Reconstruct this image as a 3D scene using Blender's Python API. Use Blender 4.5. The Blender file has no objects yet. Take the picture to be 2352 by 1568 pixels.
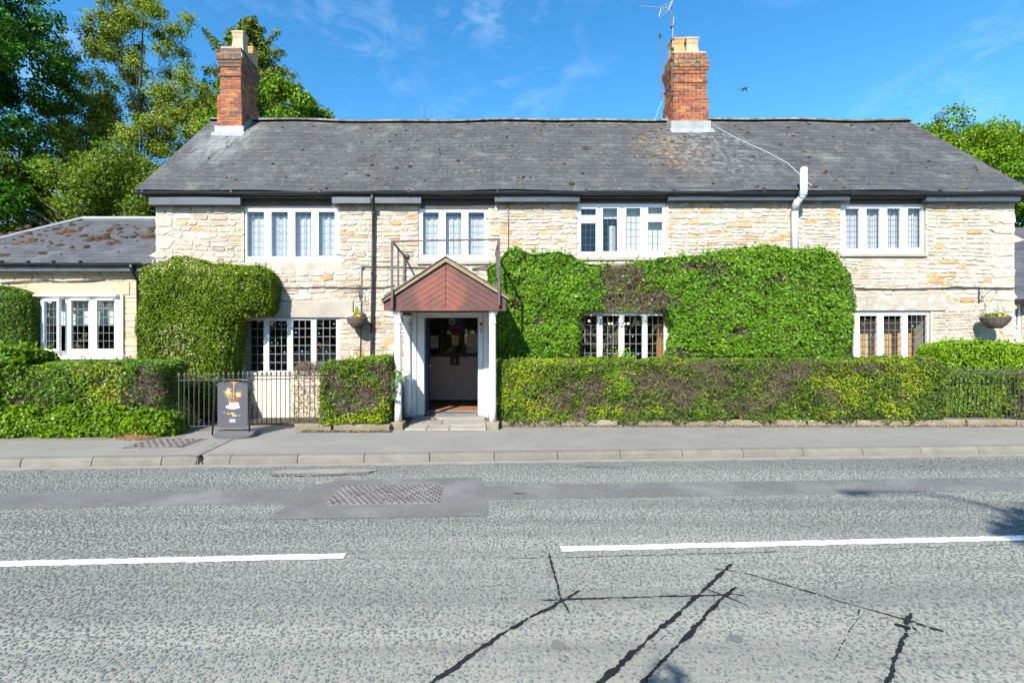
import bpy, math, random
import numpy as np
from mathutils import Vector, Matrix
sc = bpy.context.scene
col = sc.collection
rnd = random.Random(7)
rng = np.random.default_rng(11)
R = math.radians

# ---------------------------------------------------------------- camera, world, sun, exposure
F, CX, CY, EYE = 1100.0, 1095.0, 786.0, 1.65        # focal length and principal point of the 2352 px wide photograph
cam_d = bpy.data.cameras.new('camera')
cam = bpy.data.objects.new('camera', cam_d)
col.objects.link(cam)
cam.location = (0, 0, EYE)
cam.rotation_euler = (R(90), 0, 0)
cam_d.sensor_width = 36
cam_d.lens = F / 2352 * 36
cam_d.shift_x = (1176 - CX) / 2352
cam_d.shift_y = (CY - 784) / 2352
cam_d.clip_start = .05
cam_d.clip_end = 3000
sc.camera = cam

SUN = Vector((.42, 1, -.82)).normalized()           # the way the light travels
SUN_ELEV = math.asin(-SUN.z)
SUN_AZ = math.atan2(-SUN.x, -SUN.y)                 # clockwise from +Y
w = bpy.data.worlds.new('World')
sc.world = w
w.use_nodes = True
nt = w.node_tree
nt.nodes.clear()
def wn(t, **k):
    n = nt.nodes.new(t)
    for a, b in k.items(): setattr(n, a, b)
    return n
sky = wn('ShaderNodeTexSky', sky_type='NISHITA', sun_disc=False, sun_elevation=SUN_ELEV, sun_rotation=SUN_AZ,
         altitude=50, air_density=1.0, dust_density=.25, ozone_density=3.0)
hs = wn('ShaderNodeHueSaturation')
hs.inputs['Hue'].default_value = .493
hs.inputs['Saturation'].default_value = 1.30
hs.inputs['Value'].default_value = .92
tc = wn('ShaderNodeTexCoord')
mp = wn('ShaderNodeMapping')
mp.inputs['Scale'].default_value = (1.0, 1.0, 2.1)
mp.inputs['Rotation'].default_value = (0, R(-14), R(10))
mp.inputs['Location'].default_value = (4.1, .3, .9)
n1 = wn('ShaderNodeTexNoise'); n1.inputs['Scale'].default_value = 3.3; n1.inputs['Detail'].default_value = 3
n2 = wn('ShaderNodeTexNoise'); n2.inputs['Scale'].default_value = 9.5; n2.inputs['Detail'].default_value = 9; n2.inputs['Roughness'].default_value = .66; n2.inputs['Distortion'].default_value = .5
r1 = wn('ShaderNodeMapRange'); r1.inputs[1].default_value = .47; r1.inputs[2].default_value = .72
r2 = wn('ShaderNodeMapRange'); r2.inputs[1].default_value = .46; r2.inputs[2].default_value = .82
mu = wn('ShaderNodeMath', operation='MULTIPLY')
mu2 = wn('ShaderNodeMath', operation='MULTIPLY'); mu2.inputs[1].default_value = .26; mu2.use_clamp = True
mx = wn('ShaderNodeMix', data_type='RGBA')
mx.inputs['B'].default_value = (7.5, 8.6, 9.6, 1)
bg = wn('ShaderNodeBackground'); bg.inputs['Strength'].default_value = .15
out = wn('ShaderNodeOutputWorld')
L = nt.links.new
L(tc.outputs['Generated'], mp.inputs['Vector'])
L(mp.outputs[0], n1.inputs['Vector']); L(mp.outputs[0], n2.inputs['Vector'])
L(n1.outputs[0], r1.inputs[0]); L(n2.outputs[0], r2.inputs[0])
L(r1.outputs[0], mu.inputs[0]); L(r2.outputs[0], mu.inputs[1]); L(mu.outputs[0], mu2.inputs[0])
L(sky.outputs[0], hs.inputs['Color']); L(hs.outputs[0], mx.inputs['A']); L(mu2.outputs[0], mx.inputs['Factor'])
L(mx.outputs['Result'], bg.inputs['Color']); L(bg.outputs[0], out.inputs['Surface'])

sd = bpy.data.lights.new('sun', 'SUN')
sd.energy = 5.0
sd.angle = R(.53)
sd.color = (1, .955, .88)
sun = bpy.data.objects.new('sun', sd)
col.objects.link(sun)
sun.rotation_euler = SUN.to_track_quat('-Z', 'Y').to_euler()
sun.location = (-10, -20, 20)
sc.view_settings.view_transform = 'Standard'
sc.view_settings.look = 'None'
sc.view_settings.exposure = .98
sc.view_settings.gamma = 1
sc.view_settings.use_curve_mapping = False
sc.cycles.max_bounces = 8
sc.cycles.transparent_max_bounces = 12

# ---------------------------------------------------------------- places
YW, YE, YR = 10.5, 10.36, 13.25                     # front wall, eaves, ridge
def gx(px, Y): return (px - CX) / F * Y
def gz(py, Y): return EYE + (CY - py) / F * Y
def pt(px, py, Y): return Vector((gx(px, Y), Y, gz(py, Y)))
def gnd(px, py, z=0.0):
    Y = (EYE - z) * F / (py - CY)
    return Vector((gx(px, Y), Y, z))
ROAD_Z = -.12
SL = .055                                           # the road runs at a slight angle to the house
def ry(c, X): return c + SL * X
KERB = 7.13

# ---------------------------------------------------------------- materials
MATS = {}
def M(name, ramp, rough=.7, attr='tint', noise=None, bump=None, metal=0.0, spec=.5, transl=0.0, fine=None, ramp_interp='LINEAR'):
    """ramp: [(pos, rgb)] on the tint attribute; noise (scale, amount, detail): brightness mottling; bump (scale, strength, distance)."""
    m = bpy.data.materials.new(name)
    m.use_nodes = True
    t = m.node_tree
    N = t.nodes
    b = N['Principled BSDF']
    lk = t.links.new
    geo = N.new('ShaderNodeNewGeometry')
    if len(ramp) > 1:
        a = N.new('ShaderNodeAttribute'); a.attribute_name = attr
        cr = N.new('ShaderNodeValToRGB'); cr.color_ramp.interpolation = ramp_interp
        e = cr.color_ramp.elements
        while len(e) < len(ramp): e.new(.5)
        for q, (p, c) in zip(e, ramp): q.position = p; q.color = (*c, 1)
        lk(a.outputs['Fac'], cr.inputs[0])
        c_out = cr.outputs[0]
    else:
        rgb = N.new('ShaderNodeRGB'); rgb.outputs[0].default_value = (*ramp[0][1], 1)
        c_out = rgb.outputs[0]
    for nz in [x for x in (noise, fine) if x]:
        tx = N.new('ShaderNodeTexNoise'); tx.inputs['Scale'].default_value = nz[0]; tx.inputs['Detail'].default_value = nz[2] if len(nz) > 2 else 5
        lk(geo.outputs['Position'], tx.inputs['Vector'])
        mr = N.new('ShaderNodeMapRange'); mr.inputs[1].default_value = .3; mr.inputs[2].default_value = .7
        mr.inputs[3].default_value = 1 - nz[1]; mr.inputs[4].default_value = 1 + nz[1]
        lk(tx.outputs[0], mr.inputs[0])
        mm = N.new('ShaderNodeVectorMath'); mm.operation = 'SCALE'
        lk(c_out, mm.inputs[0]); lk(mr.outputs[0], mm.inputs['Scale'])
        c_out = mm.outputs[0]
    lk(c_out, b.inputs['Base Color'])
    b.inputs['Roughness'].default_value = rough
    b.inputs['Metallic'].default_value = metal
    b.inputs['Specular IOR Level'].default_value = spec
    if bump:
        tx = N.new('ShaderNodeTexNoise'); tx.inputs['Scale'].default_value = bump[0]; tx.inputs['Detail'].default_value = 6
        lk(geo.outputs['Position'], tx.inputs['Vector'])
        bp = N.new('ShaderNodeBump'); bp.inputs['Strength'].default_value = bump[1]; bp.inputs['Distance'].default_value = bump[2]
        lk(tx.outputs[0], bp.inputs['Height']); lk(bp.outputs[0], b.inputs['Normal'])
    if transl:
        tr = N.new('ShaderNodeBsdfTranslucent'); lk(c_out, tr.inputs['Color'])
        ms = N.new('ShaderNodeMixShader'); ms.inputs[0].default_value = transl
        lk(b.outputs[0], ms.inputs[1]); lk(tr.outputs[0], ms.inputs[2])
        lk(ms.outputs[0], N['Material Output'].inputs['Surface'])
    m['c_out'] = 0
    MATS[name] = m
    return m
def color_socket(m): return m.node_tree.nodes['Principled BSDF'].inputs['Base Color']
def overlay(m, rgb, scale, lo, hi, detail=6, box=None, stretch=None, seed=0.0, amount=1.0):
    """patches of another colour (lichen, stains, moss) where a noise is high; box = (centre, half size, softness) limits where."""
    t = m.node_tree; N = t.nodes; lk = t.links.new
    inp = color_socket(m)
    src = inp.links[0].from_socket
    geo = N.new('ShaderNodeNewGeometry')
    mp = N.new('ShaderNodeMapping'); mp.inputs['Location'].default_value = (seed, seed * .7, seed * 1.3)
    if stretch: mp.inputs['Scale'].default_value = stretch
    lk(geo.outputs['Position'], mp.inputs['Vector'])
    tx = N.new('ShaderNodeTexNoise'); tx.inputs['Scale'].default_value = scale; tx.inputs['Detail'].default_value = detail; tx.inputs['Roughness'].default_value = .62
    lk(mp.outputs[0], tx.inputs['Vector'])
    mr = N.new('ShaderNodeMapRange'); mr.inputs[1].default_value = lo; mr.inputs[2].default_value = hi; mr.inputs[4].default_value = amount
    lk(tx.outputs[0], mr.inputs[0])
    fac = mr.outputs[0]
    if box:
        c, h, s = box
        d = N.new('ShaderNodeVectorMath'); d.operation = 'SUBTRACT'; d.inputs[1].default_value = c; lk(geo.outputs['Position'], d.inputs[0])
        q = N.new('ShaderNodeVectorMath'); q.operation = 'DIVIDE'; q.inputs[1].default_value = h; lk(d.outputs[0], q.inputs[0])
        ln = N.new('ShaderNodeVectorMath'); ln.operation = 'LENGTH'; lk(q.outputs[0], ln.inputs[0])
        m2 = N.new('ShaderNodeMapRange'); m2.inputs[1].default_value = 1 + s; m2.inputs[2].default_value = 1 - s
        lk(ln.outputs['Value'], m2.inputs[0])
        mu = N.new('ShaderNodeMath'); mu.operation = 'MULTIPLY'; lk(fac, mu.inputs[0]); lk(m2.outputs[0], mu.inputs[1])
        fac = mu.outputs[0]
    mx = N.new('ShaderNodeMix'); mx.data_type = 'RGBA'
    mx.inputs['B'].default_value = (*rgb, 1)
    lk(fac, mx.inputs['Factor']); lk(src, mx.inputs['A']); lk(mx.outputs['Result'], inp)
    for n in N:
        if n.type == 'BSDF_TRANSLUCENT': lk(mx.outputs['Result'], n.inputs['Color'])
    return m

STONE = M('limestone', [(0, (0.225, 0.175, 0.1338)), (.18, (0.345, 0.285, 0.2193)), (.5, (0.415, 0.355, 0.2846)), (.78, (0.46, 0.412, 0.3531)), (.86, (0.43, 0.3, 0.1605)), (1, (0.38, 0.225, 0.09095))], .9, noise=(7, .18), fine=(40, .20), bump=(30, .65, .025))
overlay(STONE, (.30, .27, .21), 2.2, .58, .75, seed=3, amount=.5)
overlay(STONE, (.56, .36, .15), 1.1, .54, .72, box=((1.7, 10.5, 4.2), (1.9, .6, .75), .4), amount=.75)
MORTAR = M('lime mortar', [(0, (0.3907, 0.3383, 0.2729))], .95, noise=(5, .2), fine=(90, .15), bump=(60, .8, .012))
ANNEX_STONE = M('annex stone', [(0, (0.4056, 0.312, 0.1967)), (.5, (0.468, 0.3744, 0.2421)), (1, (0.5148, 0.429, 0.2951))], .9, noise=(9, .1), fine=(60, .1), bump=(40, .5, .012))
LINTEL = M('cast lintel', [(0, (0.3276, 0.2964, 0.2418))], .85, noise=(2.4, .16), fine=(50, .08), bump=(50, .3, .006))
overlay(LINTEL, (.56, .56, .54), 7, .5, .72, amount=.7, box=((9.5, 10.5, 2.4), (2.2, .7, .5), .3))
SANDY = M('sandstone lintel', [(0, (0.468, 0.3432, 0.2262))], .85, noise=(3, .1), fine=(50, .06))
CREAM = M('cream paint', [(0, (.72, .60, .45))], .75, noise=(3, .06), bump=(18, .3, .01))
PLASTER = M('cream plaster', [(0, (0.448, 0.392, 0.312))], .85, noise=(6, .1))
SLATE = M('roof slate', [(0, (0.04079, 0.04242, 0.04258)), (.5, (0.05221, 0.05384, 0.05322)), (.85, (0.06526, 0.06689, 0.06539)), (1, (0.07179, 0.06689, 0.0593))], .78, noise=(1.3, .16), fine=(14, .13), bump=(30, .3, .006))
overlay(SLATE, (.26, .26, .235), 11, .63, .70, seed=5, amount=.55)
overlay(SLATE, (.17, .165, .14), 1.6, .55, .75, seed=9, amount=.6)
overlay(SLATE, (.34, .16, .03), 13, .64, .69, seed=1, amount=.75)
overlay(SLATE, (.28, .28, .255), 15, .61, .68, seed=22, amount=.5)
overlay(SLATE, (.30, .30, .28), 24, .66, .70, seed=12, amount=.6)
overlay(SLATE, (.52, .24, .03), 10, .54, .60, seed=2, box=((4.75, 11.8, 6.6), (.75, 1.2, 1.1), .5), amount=.45)
overlay(SLATE, (.36, .36, .33), 7, .50, .60, seed=4, box=((5.9, 11.9, 6.5), (1.1, 1.5, 1.5), .5), amount=.28)
overlay(SLATE, (.27, .265, .23), 5, .40, .62, seed=14, box=((2.4, 13.25, 7.78), (11, .4, .14), .4), amount=.7)
overlay(SLATE, (.21, .21, .20), 2.0, .36, .60, seed=8, box=((-6.45, 12.2, 6.9), (.7, 1.2, 1.2), .5), stretch=(3, .6, .6), amount=.85)
ASLATE = M('annex slate', [(0, (.052, .052, .056)), (.5, (.075, .073, .076)), (1, (.10, .095, .095))], .6, noise=(1.6, .14), fine=(14, .12), bump=(30, .3, .006))
MOSS = M('roof moss', [(0, (.030, .020, .012)), (.6, (.055, .034, .018)), (1, (.12, .062, .018))], 1, noise=(30, .3), bump=(60, 1, .02))
BLACK = M('black gutter plastic', [(0, (.018, .019, .021))], .38, noise=(4, .2))
overlay(BLACK, (.10, .10, .095), 5, .60, .78, stretch=(.5, 1, 3), amount=.5)
BOX = M('painted fascia', [(0, (0.0495, 0.0585, 0.072))], .45, noise=(3, .2), fine=(30, .1))
overlay(BOX, (.20, .21, .22), 9, .64, .74, amount=.6)
BEAM = M('dark lintel board', [(0, (.060, .056, .050))], .8, noise=(3, .2))
WHITE = M('white paint', [(0, (.80, .80, .80))], .45, noise=(2, .03))
OLDWHITE = M('worn white paint', [(0, (0.741, 0.741, 0.7315))], .55, noise=(3, .04), bump=(30, .2, .004))
overlay(OLDWHITE, (.42, .40, .36), 7, .66, .76, seed=2, amount=.6)
LEAD = M('lead came', [(0, (0.1768, 0.1904, 0.204))], .5, metal=.3)
LEADGREY = M('dark came', [(0, (.08, .09, .10))], .5)
FLASH = M('lead flashing', [(0, (0.2553, 0.2608, 0.2664))], .55, noise=(6, .15), fine=(40, .08))
BRICK = M('red brick', [(0, (0.0805, 0.04412, 0.03065)), (.25, (0.1362, 0.04824, 0.02786)), (.55, (0.2229, 0.06177, 0.02675)), (.8, (0.2848, 0.09116, 0.03065)), (1, (0.3406, 0.1412, 0.0418))], .9, noise=(14, .22), fine=(70, .14), bump=(60, .6, .008))
overlay(BRICK, (.085, .075, .062), 5, .36, .52, seed=3, box=((-6.5, 13.1, 9.3), (1.2, 1.5, .45), .5), amount=.85)
overlay(BRICK, (.30, .24, .06), 5, .50, .62, seed=6, box=((5.65, 13.1, 9.32), (1.2, 1.2, .28), .5), amount=.8)
overlay(BRICK, (.085, .072, .055), 5, .42, .58, seed=16, box=((5.65, 13.1, 9.25), (1.2, 1.2, .40), .5), amount=.6)
overlay(BRICK, (.55, .30, .03), 8, .62, .67, seed=8, amount=.7)
BMORTAR = M('brick mortar', [(0, (.37, .32, .255))], .95, noise=(20, .2))
POT_CREAM = M('cream chimney pot', [(0, (0.3472, 0.2825, 0.1906))], .8, noise=(7, .12), fine=(30, .06))
POT_BUFF = M('buff chimney pot', [(0, (0.3944, 0.238, 0.102))], .8, noise=(7, .14))
for p_ in (POT_CREAM,): overlay(p_, (.60, .34, .04), 9, .52, .6, box=((-6.35, 12.5, 9.3), (.5, .4, .16), .4), amount=.9)
STEEL = M('galvanised steel', [(0, (.45, .46, .48))], .4, metal=.7)
RUST = M('rusty steel', [(0, (.12, .07, .06))], .7, noise=(15, .35))
IRON = M('black iron', [(0, (.045, .043, .040))], .6, noise=(10, .35))
overlay(IRON, (.13, .075, .04), 14, .60, .70, amount=.6)
RAIL = M('old painted steel', [(0, (.075, .060, .052))], .6, noise=(8, .3))
PIPEW = M('white plastic pipe', [(0, (.74, .74, .74))], .35)
PIPEG = M('grey pipe joint', [(0, (.36, .38, .40))], .4)
CONDUIT = M('grey conduit', [(0, (.12, .13, .14))], .5)
CABLE = M('weathered cable', [(0, (.07, .058, .05))], .7)
WIRE = M('pale wire', [(0, (.50, .50, .50))], .5)
TIMBER = M('stained boards', [(0, (0.07216, 0.02788, 0.02214)), (.5, (0.08856, 0.03362, 0.02542)), (1, (0.105, 0.041, 0.03034))], .55, noise=(5, .22), fine=(40, .1))
overlay(TIMBER, (.205, .060, .034), 4, .25, .55, box=((gx(1012, 9), 9, gz(672, 9)), (.47, 1, .47), .12), amount=.85)
overlay(TIMBER, (.24, .13, .10), 9, .60, .75, stretch=(1, 1, 2), amount=.4)
TIMBER_D = M('stained beam', [(0, (.085, .032, .024))], .55, noise=(6, .2))
VERGE = M('mortar verge', [(0, (0.234, 0.1872, 0.1158))], .9, noise=(12, .25), bump=(40, .6, .01))
PORCHROOF = M('porch slates', [(0, (.15, .13, .10))], .9, noise=(8, .3), bump=(20, .6, .02))
PLINTH = M('mossy plinth stone', [(0, (0.17, 0.1462, 0.102)), (1, (0.2295, 0.1997, 0.1445))], .92, noise=(5, .2), fine=(40, .15), bump=(30, .7, .012))
overlay(PLINTH, (.14, .14, .055), 4, .5, .68, amount=.65)
PAVING = M('stone paving', [(0, (0.232, 0.212, 0.18)), (1, (0.304, 0.28, 0.24))], .9, noise=(4, .14), fine=(50, .1), bump=(40, .4, .006))
SLATESTEP = M('slate step', [(0, (.12, .125, .125))], .7, noise=(5, .2))
PAVE = M('pavement asphalt', [(0, (0.216, 0.2048, 0.1785))], .9, noise=(1.1, .07), fine=(120, .16), bump=(150, .5, .004))
overlay(PAVE, (.245, .228, .195), 1.1, .5, .7, amount=.6)
overlay(PAVE, (.165, .158, .142), .9, .50, .70, detail=8, seed=3, amount=.55)
overlay(PAVE, (.36, .35, .33), 42, .73, .76, seed=7, amount=.7)
KERBM = M('concrete kerb', [(0, (.142, .130, .108)), (1, (.172, .158, .132))], .9, noise=(4, .14), fine=(80, .16), bump=(90, .4, .004))
ROADM = M('road matrix', [(0, (0.2925, 0.2812, 0.2362))], .9, noise=(.7, .07), fine=(70, .2), bump=(120, .6, .006))
overlay(ROADM, (.165, .160, .142), 2.0, .42, .60, stretch=(.04, 1, 1), seed=2, amount=.7)
PEB = M('road pebbles', [(0, (0.07252, 0.09, 0.09114)), (.35, (0.1127, 0.138, 0.1358)), (.6, (0.1568, 0.182, 0.1702)), (.85, (0.2156, 0.226, 0.1916)), (1, (0.2793, 0.268, 0.2065))], .8, noise=(1.0, .10))
PATCH = M('trench tarmac', [(0, (0.132, 0.1282, 0.1192))], .85, noise=(1.8, .12), fine=(90, .16), bump=(120, .5, .004))
overlay(PATCH, (.20, .195, .185), 1.3, .48, .66, seed=4, amount=.75)
SILT = M('gutter silt', [(0, (0.2356, 0.2166, 0.1862))], .95, noise=(3, .1), fine=(80, .12))
PAINT = M('road paint', [(0, (.78, .78, .77))], .7, noise=(3, .06), fine=(60, .06), bump=(90, .5, .004))
overlay(PAINT, (.36, .37, .38), 3.5, .55, .70, stretch=(.35, 9, 1), box=((-3, 3.9, -.12), (2.6, 1, 1), .3), amount=.8)
overlay(PAINT, (.30, .29, .26), 30, .56, .64, amount=.75)
TAR = M('bitumen seal', [(0, (.014, .015, .018))], .75, noise=(5, .3), spec=.2)
CASTIRON = M('worn cast iron', [(0, (0.2301, 0.2042, 0.1859))], .65, metal=.15, noise=(6, .25), fine=(40, .15))
PIT = M('dark gap and pit colour', [(0, (.035, .03, .027))], .9)  # near-black for gaps, and for pit shade painted on the covers
GROUND = M('grass ground', [(0, (.06, .075, .03))], 1, noise=(.3, .3))
SOIL = M('soil', [(0, (.075, .058, .042))], 1, noise=(3, .3), bump=(30, .8, .02))
DUST = M('dusty debris', [(0, (.20, .165, .12))], .95, noise=(6, .25), fine=(60, .3))
LITTER = M('leaf litter', [(0, (.11, .065, .04)), (.5, (.24, .14, .085)), (1, (.42, .32, .22))], .95)
BARK = M('bark', [(0, (.075, .06, .045)), (1, (.16, .13, .10))], .95, noise=(6, .3), bump=(20, .8, .03))
TWIG = M('dead twigs', [(0, (.075, .056, .036)), (.5, (.155, .120, .076)), (1, (.27, .215, .145))], .95)
CORE = M('dark foliage core', [(0, (.042, .036, .020))], 1, noise=(14, .5), bump=(30, 1, .05))  # dark solid filler: the shade inside the foliage put in as colour
def LEAF(name, ramp, rough=.42, transl=.28): return M(name, ramp, rough, transl=transl, spec=.18)
L_IVY = LEAF('creeper leaves', [(0, (0.03826, 0.09576, 0.007182)), (.4, (0.08092, 0.1976, 0.009576)), (.8, (0.1398, 0.2932, 0.01197)), (1, (0.2649, 0.395, 0.02155))])
L_TOP = LEAF('box leaves', [(0, (0.04138, 0.08527, 0.007524)), (.45, (0.1173, 0.2069, 0.01003)), (.8, (0.2138, 0.3072, 0.01505)), (.93, (0.331, 0.3762, 0.0627)), (1, (0.4966, 0.4514, 0.2759))])
L_PRIV = LEAF('privet leaves', [(0, (0.03504, 0.08127, 0.00903)), (.4, (0.09201, 0.1761, 0.01084)), (.7, (0.1884, 0.289, 0.01174)), (1, (0.3328, 0.4063, 0.01264))])
L_MIX = LEAF('hedge leaves', [(0, (0.04308, 0.09785, 0.01469)), (.45, (0.09335, 0.1958, 0.01713)), (.8, (0.1652, 0.2876, 0.01713)), (1, (0.359, 0.3793, 0.02447))])
L_FAR = LEAF('laurel leaves', [(0, (0.05832, 0.1285, 0.006426)), (.5, (0.1361, 0.2785, 0.008568)), (1, (0.2592, 0.3856, 0.01499))])
L_DARK = LEAF('dark tree leaves', [(0, (.018, .070, .006)), (.6, (.050, .165, .010)), (1, (.105, .26, .018))])
L_BIRCH = LEAF('pale tree leaves', [(0, (0.0874, 0.161, 0.01288)), (.5, (0.2024, 0.2944, 0.02576)), (1, (0.4048, 0.4416, 0.0736))], transl=.42)
L_CON = LEAF('conifer sprays', [(0, (0.0286, 0.0682, 0.0088)), (.5, (0.0825, 0.1375, 0.0132)), (1, (0.231, 0.242, 0.0198))], transl=.15)
L_BRIGHT = LEAF('bright tree leaves', [(0, (0.04655, 0.1092, 0.0069)), (.5, (0.1018, 0.2185, 0.0092)), (1, (0.2037, 0.322, 0.0138))])
L_ROUND = LEAF('round tree leaves', [(0, (0.06281, 0.1391, 0.005962)), (.5, (0.1314, 0.2484, 0.007949)), (1, (0.2285, 0.3378, 0.01192))])
L_MAPLE = LEAF('maple leaves', [(0, (.05, .12, .03)), (1, (.10, .19, .05))])
PETAL_Y = M('yellow petals', [(0, (.75, .50, .02)), (1, (.85, .25, .02))], .6)
PETAL_W = M('cream petals', [(0, (.75, .72, .50))], .6)
PETAL_P = M('purple petals', [(0, (.07, .012, .05))], .6)
WICKER = M('wicker', [(0, (.060, .045, .038)), (1, (.17, .13, .11))], .8)
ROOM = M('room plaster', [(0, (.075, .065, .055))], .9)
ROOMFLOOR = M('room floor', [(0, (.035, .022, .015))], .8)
LOBBYWALL = M('lobby plaster', [(0, (.62, .55, .50))], .9, noise=(5, .05))
LOBBYDARK = M('lobby glazing bars', [(0, (.012, .012, .014))], .5)
MAT = M('coir mat', [(0, (.24, .11, .045))], .95, noise=(12, .25), bump=(90, .8, .01))
DOORBLUE = M('blue door paint', [(0, (.03, .075, .16))], .4)
CURT = M('net curtain', [(0, (0.7728, 0.7912, 0.8096))], .9, transl=.45)
BLIND = M('roller blind', [(0, (.66, .70, .62))], .9, transl=.3)
WOOD = M('orange wood panel', [(0, (.50, .36, .20)), (.5, (.50, .31, .15)), (1, (.45, .20, .09))], .5, noise=(6, .12))
DRAPE = M('amber drape', [(0, (.50, .22, .04))], .9)
PAPER = M('white paper', [(0, (.62, .58, .58))], .8)
PAPER_PINK = M('cream card', [(0, (.72, .55, .40))], .8)
INK = M('black ink', [(0, (.02, .02, .02))], .8)
RED = M('red print', [(0, (.50, .07, .03))], .7)
BLUE = M('blue print', [(0, (.02, .10, .34))], .6)
PURPLE = M('purple print', [(0, (.11, .015, .07))], .6)
LILAC = M('lilac print', [(0, (.40, .22, .36))], .7)
WPRINT = M('white print', [(0, (.75, .77, .80))], .6)
BOARD = M('slate grey panel', [(0, (.066, .066, .080))], .5)
BOARDBASE = M('grey plastic base', [(0, (.085, .088, .088))], .7, fine=(140, .25), bump=(150, .6, .004))
GOLD = M('golden print', [(0, (.72, .50, .16))], .6)
ORANGE = M('orange print', [(0, (.66, .22, .06))], .6)
BROWNP = M('coffee print', [(0, (.34, .12, .05))], .6)
GREENP = M('green print', [(0, (.10, .34, .18))], .6)
FEATHER = M('black feathers', [(0, (.012, .014, .016))], .5)
GLASSY = M('bullseye glass', [(0, (.06, .22, .25)), (1, (.14, .24, .26))], .3, spec=.9)
def glass_material():
    m = bpy.data.materials.new('window glass'); m.use_nodes = True
    t = m.node_tree; N = t.nodes; N.clear(); lk = t.links.new
    o = N.new('ShaderNodeOutputMaterial'); tr = N.new('ShaderNodeBsdfTransparent'); gl = N.new('ShaderNodeBsdfGlossy'); mx = N.new('ShaderNodeMixShader'); fr = None
    tr.inputs[0].default_value = (.90, .93, .94, 1); gl.inputs['Roughness'].default_value = .03
    mx.inputs[0].default_value = .075; lk(tr.outputs[0], mx.inputs[1]); lk(gl.outputs[0], mx.inputs[2]); lk(mx.outputs[0], o.inputs[0])
    return m
GLASS = glass_material()

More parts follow.
